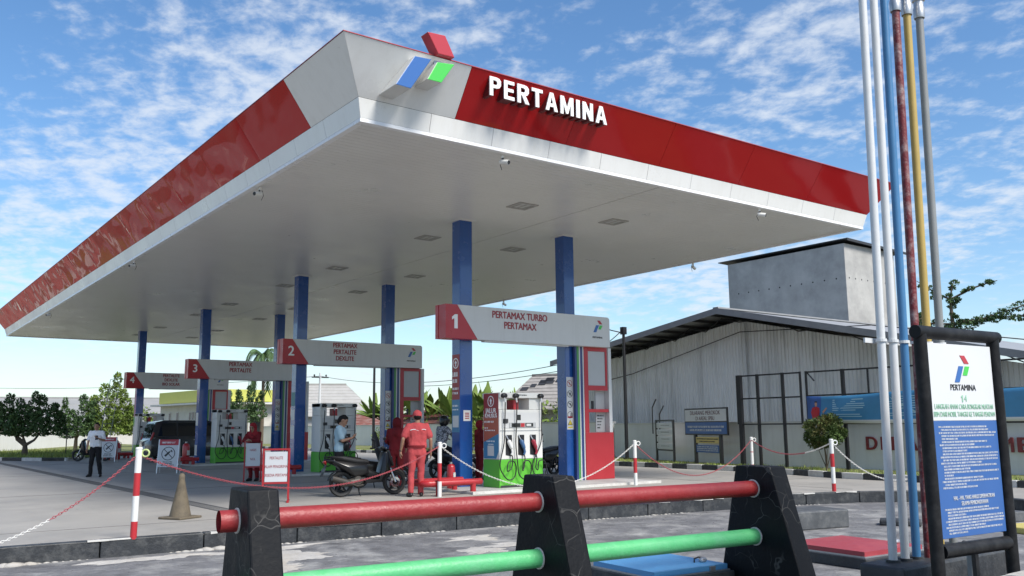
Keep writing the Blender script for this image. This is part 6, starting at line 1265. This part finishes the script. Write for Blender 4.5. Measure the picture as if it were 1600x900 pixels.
# ================================================================== scooters
m_gloss = mat('scooter_black', (0.008, 0.008, 0.009), .28, coat=.25, spec=.35); m_matte = mat('scooter_plastic', (0.011, 0.011, 0.012), .55, var=.1, spec=.3); m_seat = mat('scooter_seat', (0.016, 0.016, 0.017), .6, bump=.1, bscale=80); m_engine = mat('engine_grey', (0.07, 0.063, 0.055), .5, metal=.3, var=.25); m_tail = mat('tail_red', (0.35, 0.02, 0.02), .25); m_chrome = mat('chrome', (.6, .6, .6), .2, metal=1)
def make_scooter(label, seat_up=False, body=None):
    body = body or m_gloss
    t = thing('scooter', label, 'scooter')
    def wheel(x, r):
        w = MB(); n = 28; w.lathe([(r-.062, -.04), (r-.02, -.048), (r-.004, -.028), (r, 0), (r-.004, .028), (r-.02, .048), (r-.062, .04), (r-.066, 0), (r-.062, -.04)], n, (x, 0, r), 'Y'); tyre = w.build('wheel', m_rubber, t, smooth=50)
        k = MB(); k.lathe([(r-.085, -.028), (r-.06, -.032), (r-.06, .032), (r-.085, .028), (r-.085, -.028)], n, (x, 0, r), 'Y'); k.lathe([(0, -.05), (.045, -.05), (.05, 0), (.045, .05), (0, .05)], 14, (x, 0, r), 'Y')
        for i in range(5):
            a = i*2*math.pi/5+.3; k.obox((x+math.cos(a)*(r-.075)*.55, 0, r+math.sin(a)*(r-.075)*.55), (r-.12, .026, .034), Matrix.Rotation(-a, 3, 'Y'))
        k.build('rim', m_matte, tyre, smooth=40)
        if x > 0: MB().lathe([(.06, -.058), (.115, -.058), (.115, -.053), (.06, -.053), (.06, -.058)], 22, (x, 0, r), 'Y').build('brake_disc', m_chrome, tyre)
    wheel(-.62, .275); wheel(.64, .275)
    for s in (-1, 1): MB().tube([(.64, s*.075, .275), (.50, s*.07, .62), (.43, s*.05, .82)], [.026, .022, .022], 9).build('fork', m_chrome, t, smooth=60)
    mb = MB(); n = 14
    for i in range(n):
        a0, a1 = R(18+i*115/n), R(18+(i+1)*115/n); r0, r1 = .295, .315
        pt = lambda a, r, y: (.64+r*math.cos(a), y, .275+r*math.sin(a))
        mb.hexa([pt(a0, r0, -.065), pt(a1, r0, -.065), pt(a1, r0, .065), pt(a0, r0, .065), pt(a0, r1, -.05), pt(a1, r1, -.05), pt(a1, r1, .05), pt(a0, r1, .05)])
    mb.build('front_fender', body, t, smooth=50)
    B = lambda name, sph, m, b=0: MB().balls(sph).build(name, m, t, smooth=60)
    B('front_shield', [((.40, .11, .92), .05), ((.40, -.11, .92), .05), ((.52, 0, .80), .05), ((.36, .16, .55), .05), ((.36, -.16, .55), .05), ((.47, .08, .52), .05), ((.47, -.08, .52), .05), ((.26, .12, .33), .05), ((.26, -.12, .33), .05)], body)
    B('front_nose', [((.50, 0, .84), .06), ((.45, .09, .95), .045), ((.45, -.09, .95), .045), ((.58, .05, .66), .035), ((.58, -.05, .66), .035)], body)
    B('headlamp', [((.555, .055, .82), .025), ((.555, -.055, .82), .025), ((.585, 0, .745), .02)], m_glass)
    B('handlebar_cover', [((.36, 0, 1.02), .06), ((.33, .13, 1.03), .035), ((.33, -.13, 1.03), .035), ((.43, 0, 1.0), .04)], body)
    for s in (-1, 1):
        MB().tube([(.33, s*.13, 1.03), (.28, s*.24, 1.05), (.23, s*.36, 1.04)], .013, 8).build('handlebar', m_matte, t, smooth=60); MB().tube([(.265, s*.26, 1.047), (.22, s*.37, 1.04)], .021, 9).build('grip', m_rubber, t, smooth=60)
        MB().tube([(.31, s*.22, 1.05), (.34, s*.3, 1.04), (.31, s*.37, 1.03)], .007, 6).build('brake_lever', m_chrome, t, smooth=60)
        MB().tube([(.29, s*.2, 1.05), (.30, s*.25, 1.16), (.28, s*.31, 1.22)], .007, 6).build('mirror_stem', m_black, t, smooth=60); MB().balls([((.27, s*.30, 1.23), .022), ((.27, s*.38, 1.245), .028), ((.27, s*.36, 1.21), .022)]).build('mirror', m_black, t, smooth=60)
    MB().hull([(-.10, -.15, .27), (.36, -.14, .29), (.36, .14, .29), (-.10, .15, .27), (-.12, -.16, .36), (.34, -.16, .35), (.34, .16, .35), (-.12, .16, .36)]).build('footboard', m_matte, t, bevel=.02)
    B('tunnel', [((.30, 0, .40), .07), ((0, 0, .45), .08), ((-.12, 0, .55), .09)], m_matte)
    B('side_body', [((-.06, .13, .50), .04), ((-.06, -.13, .50), .04), ((-.10, .12, .66), .05), ((-.10, -.12, .66), .05), ((-.50, .14, .62), .05), ((-.50, -.14, .62), .05), ((-.80, .08, .76), .045), ((-.80, -.08, .76), .045), ((-.35, .14, .46), .04), ((-.35, -.14, .46), .04)], body)
    B('tail', [((-.80, .07, .78), .045), ((-.80, -.07, .78), .045), ((-.98, 0, .80), .04), ((-.70, 0, .70), .05)], body); B('tail_lamp', [((-1.0, .05, .76), .025), ((-1.0, -.05, .76), .025), ((-.97, 0, .72), .025)], m_tail)
    MB().tube([(-.62, .15, .82), (-.85, .14, .86), (-.98, .08, .87), (-.98, -.08, .87), (-.85, -.14, .86), (-.62, -.15, .82)], .014, 8).build('grab_rail', m_matte, t, smooth=60)
    sp = [((-.05, .09, .74), .05), ((-.05, -.09, .74), .05), ((-.30, .11, .76), .055), ((-.30, -.11, .76), .055), ((-.58, .11, .82), .05), ((-.58, -.11, .82), .05), ((-.80, .07, .84), .04), ((-.80, -.07, .84), .04)]
    if seat_up:
        rm = Matrix.Rotation(R(74), 3, 'Y'); pv = Vector((0.0, 0, .74)); sp = [(pv + Matrix.Rotation(R(68), 3, 'Y') @ (Vector(p)-pv), r) for p, r in sp]
    B('seat', sp, m_seat)
    mb = MB(); mb.balls([((-.62, -.1, .275), .07), ((-.25, -.1, .33), .09)]); mb.balls([((-.25, 0, .33), .12), ((-.12, 0, .36), .09)]); mb.build('engine', m_engine, t, smooth=60)
    MB().lathe([(0, -.17), (.09, -.17), (.11, -.13), (.11, -.07), (0, -.07)], 18, (-.28, 0, .34), 'Y').build('drive_cover', m_engine, t, smooth=40)
    MB().tube([(-.15, -.13, .24), (-.3, -.16, .22), (-.42, -.16, .27)], .02, 8).build('exhaust_pipe', m_engine, t, smooth=60); MB().tube([(-.40, -.16, .27), (-.6, -.17, .33), (-.88, -.18, .41)], [.045, .06, .055], 14).build('muffler', m_engine, t, smooth=50)
    MB().tube([(-.60, .12, .30), (-.54, .12, .66)], [.03, .03], 9).build('shock', m_dark, t, smooth=50)
    mb = MB()
    for i in range(10):
        a0, a1 = R(70+i*95/10), R(70+(i+1)*95/10); pt = lambda a, r, y: (-.62+r*math.cos(a), y, .275+r*math.sin(a)); mb.hexa([pt(a0, .30, -.06), pt(a1, .30, -.06), pt(a1, .30, .06), pt(a0, .30, .06), pt(a0, .31, -.06), pt(a1, .31, -.06), pt(a1, .31, .06), pt(a0, .31, .06)])
    mb.build('rear_fender', m_matte, t, smooth=50)
    MB().hexa([(-.96, -.06, .70), (-.96, .06, .70), (-1.06, .06, .45), (-1.06, -.06, .45), (-.975, -.06, .70), (-.975, .06, .70), (-1.075, .06, .45), (-1.075, -.06, .45)]).build('mudguard', m_matte, t); MB().hexa([(-1.0, -.11, .62), (-1.0, .11, .62), (-1.03, .11, .53), (-1.03, -.11, .53), (-1.01, -.11, .625), (-1.01, .11, .625), (-1.04, .11, .535), (-1.04, -.11, .535)]).build('number_plate', m_dark, t)
    MB().tube([(-.18, .1, .26), (-.15, .16, .12), (-.10, .22, .0)], .012, 7).build('side_stand', m_black, t, smooth=60)
    MB().tube([(-.2, -.08, .24), (-.24, -.12, .1), (-.22, -.14, 0.0)], .012, 7).build('centre_stand', m_black, t, smooth=60)
    return t
sc1 = make_scooter('black scooter parked beside the attendant in bright red', False); sc1.location = (2.64, 4.66, 0); sc1.rotation_euler = (R(-3), 0, R(-6)); sc1.scale = (.92, .92, .92)
sc2 = make_scooter('black scooter with its seat raised behind the nearer black scooter', True); sc2.location = (4.05, 6.75, 0); sc2.rotation_euler = (0, 0, R(-10)); sc2.scale = (.82, .82, .82)
sc3 = dup(sc1); sc3['label'] = 'black scooter under the rider with a helmet behind the column of sign 1'; sc3.location = (7.15, 8.4, 0); sc3.rotation_euler = (0, 0, R(5))
sc4 = dup(sc1); sc4['label'] = 'dark scooter standing behind the rear column of sign 1'; sc4.location = (9.45, 7.6, 0); sc4.rotation_euler = (0, 0, R(-172))
sc5 = dup(sc1); sc5['label'] = 'black motorbike parked by the A-board on the left behind the man in white'; sc5.location = (2.75, 31.2, 0); sc5.rotation_euler = (0, 0, R(150))
for s in (sc1, sc2, sc3, sc4, sc5): s['group'] = 'scooters at the station'
def helmet_extra(t, J, hp_):
    mb = MB(); mb.balls([(hp_(-.01, 0, .03), .135), (hp_(-.03, 0, -.04), .12), (hp_(.03, 0, -.02), .11)]); h = obj('helmet', remesh(mb, [m_gloss], .014, 3), t)
    MB().balls([(hp_(.10, .06, .02), .04), (hp_(.10, -.06, .02), .04), (hp_(.115, 0, -.03), .04)]).build('visor', m_glass, h, smooth=60)
person('rider in black helmet and patterned shirt on a scooter behind the column of sign 1', (6.72, 8.42, 0), R(5), 1.70,
       dict(pel=(0, 0, .88), wai=(.03, 0, 1.0), che=(.08, 0, 1.21), nec=(.10, 0, 1.40), head=(.14, 0, 1.54), shL=(.08, .185, 1.35), shR=(.08, -.185, 1.35), hipL=(0, .1, .85), hipR=(0, -.1, .85), kneeL=(.36, .2, .72), kneeR=(.36, -.2, .72), ankL=(.22, .24, .3), ankR=(.22, -.24, .09), toeL=(.38, .24, .3), toeR=(.38, -.26, .04),
            elL=(.26, .27, 1.12), wrL=(.45, .3, 1.06), elR=(.26, -.27, 1.12), wrR=(.45, -.3, 1.06), hdL=(1, .1, -.1), hdR=(1, -.1, -.1), pnL=(0, 0, -1), pnR=(0, 0, -1)), m_patt, m_blackcl, .016, 'long', hair=False, extra=helmet_extra, bot_len=1.3)
# ================================================================== parked car
m_car = mat('car_dark_grey', (0.035, 0.037, 0.04), .25, coat=.7, metal=.2)
car = thing('parked_car', 'dark grey people carrier parked at the fourth island lane', 'car', (6.25, 27.4, 0), 0)
# local: front +X (so the tail faces -X world = towards the left of the picture mirrored), length 4.6
def loft(mb, secs):
    n = len(secs[0])
    for s in secs: assert len(s) == n
    vs = [p for s in secs for p in s]; mb.add(vs, [(i*n+j, i*n+(j+1) % n, (i+1)*n+(j+1) % n, (i+1)*n+j) for i in range(len(secs)-1) for j in range(n)] + [tuple(range(n-1, -1, -1)), tuple((len(secs)-1)*n+j for j in range(n))])
def sec(x, z0, z1, w, wt): return [(x, -w*.94, z0), (x, w*.94, z0), (x, w, z0+.15), (x, w, (z0+z1)/2+.08), (x, wt, z1), (x, -wt, z1), (x, -w, (z0+z1)/2+.08), (x, -w, z0+.15)]
mb = MB(); loft(mb, [sec(-2.28, .38, .86, .74, .66), sec(-2.2, .28, 1.0, .84, .78), sec(-1.2, .24, 1.04, .88, .82), sec(.6, .24, 1.04, .88, .82), sec(1.3, .25, 1.02, .87, .78), sec(2.0, .28, .88, .82, .70), sec(2.28, .36, .74, .70, .56)]); mb.build('body', m_car, car, smooth=35)
mb = MB(); loft(mb, [[(-2.2, -.76, 1.02), (-2.2, .76, 1.02), (-2.02, .60, 1.66), (-2.02, -.60, 1.66)], [(-1.9, -.80, 1.03), (-1.9, .80, 1.03), (-1.7, .63, 1.74), (-1.7, -.63, 1.74)], [(.3, -.80, 1.03), (.3, .80, 1.03), (.1, .64, 1.73), (.1, -.64, 1.73)], [(1.35, -.74, 1.01), (1.35, .74, 1.01), (.55, .60, 1.62), (.55, -.60, 1.62)]]); cab = mb.build('cabin', m_car, car, smooth=25)
for s in (-1, 1):
    def gp(x, f): return (x, s*(.803-(.803-.64)*f+.008), 1.06+.66*f)
    for xs_ in ([(-1.95, -1.20), (-1.78, -1.20)], [(-1.12, -.30), (-1.12, -.30)], [(-.22, .78), (-.22, .34)]):
        (a, b), (c, d) = xs_; MB().add([gp(a, .06), gp(b, .06), gp(d, .86), gp(c, .86)], [(0, 1, 2, 3)]).build('side_window', m_glass, cab)
    for x in (-.42, -1.3): MB().box(x-.09, x+.09, s*.885-.012, s*.885+.012, .90, .93).build('door_handle', m_chrome, car, bevel=.005)
    for x in (-1.4, 1.38):
        w = MB(); y0_ = s*.80; w.lathe([(.20, -.1), (.30, -.1), (.32, -.07), (.32, .07), (.30, .1), (.20, .1), (.20, -.1)], 24, (x, y0_, .32), 'Y'); wl = w.build('wheel', m_rubber, car, smooth=40)
        k = MB(); k.lathe([(0, .085), (.05, .09), (.2, .075), (.2, -.08), (0, -.08)] if s > 0 else [(0, -.085), (.05, -.09), (.2, -.075), (.2, .08), (0, .08)], 20, (x, y0_, .32), 'Y'); k.build('rim', m_alu, wl, smooth=40)
    MB().balls([((2.16, s*.62, .76), .06), ((2.0, s*.74, .80), .05)]).build('headlight', m_bwhite, car, smooth=50); MB().balls([((-2.2, s*.74, .95), .05), ((-2.12, s*.76, 1.2), .045)]).build('tail_light', m_tail, car, smooth=50)
    MB().balls([((.75, s*.92, 1.08), .05), ((.72, s*1.0, 1.1), .05)]).build('mirror', m_car, car, smooth=50)
MB().add([(1.33, -.62, 1.05), (1.33, .62, 1.05), (.62, .54, 1.60), (.62, -.54, 1.60)], [(0, 1, 2, 3)]).build('windscreen', m_glass, cab).location = (.012, 0, .012); MB().add([(-2.2, -.64, 1.08), (-2.2, .64, 1.08), (-2.06, .54, 1.60), (-2.06, -.54, 1.60)], [(0, 1, 2, 3)]).build('rear_window', m_glass, cab).location = (-.012, 0, .004)
MB().box(-2.30, -2.285, -.26, .26, .55, .67).build('number_plate', m_bwhite, car)
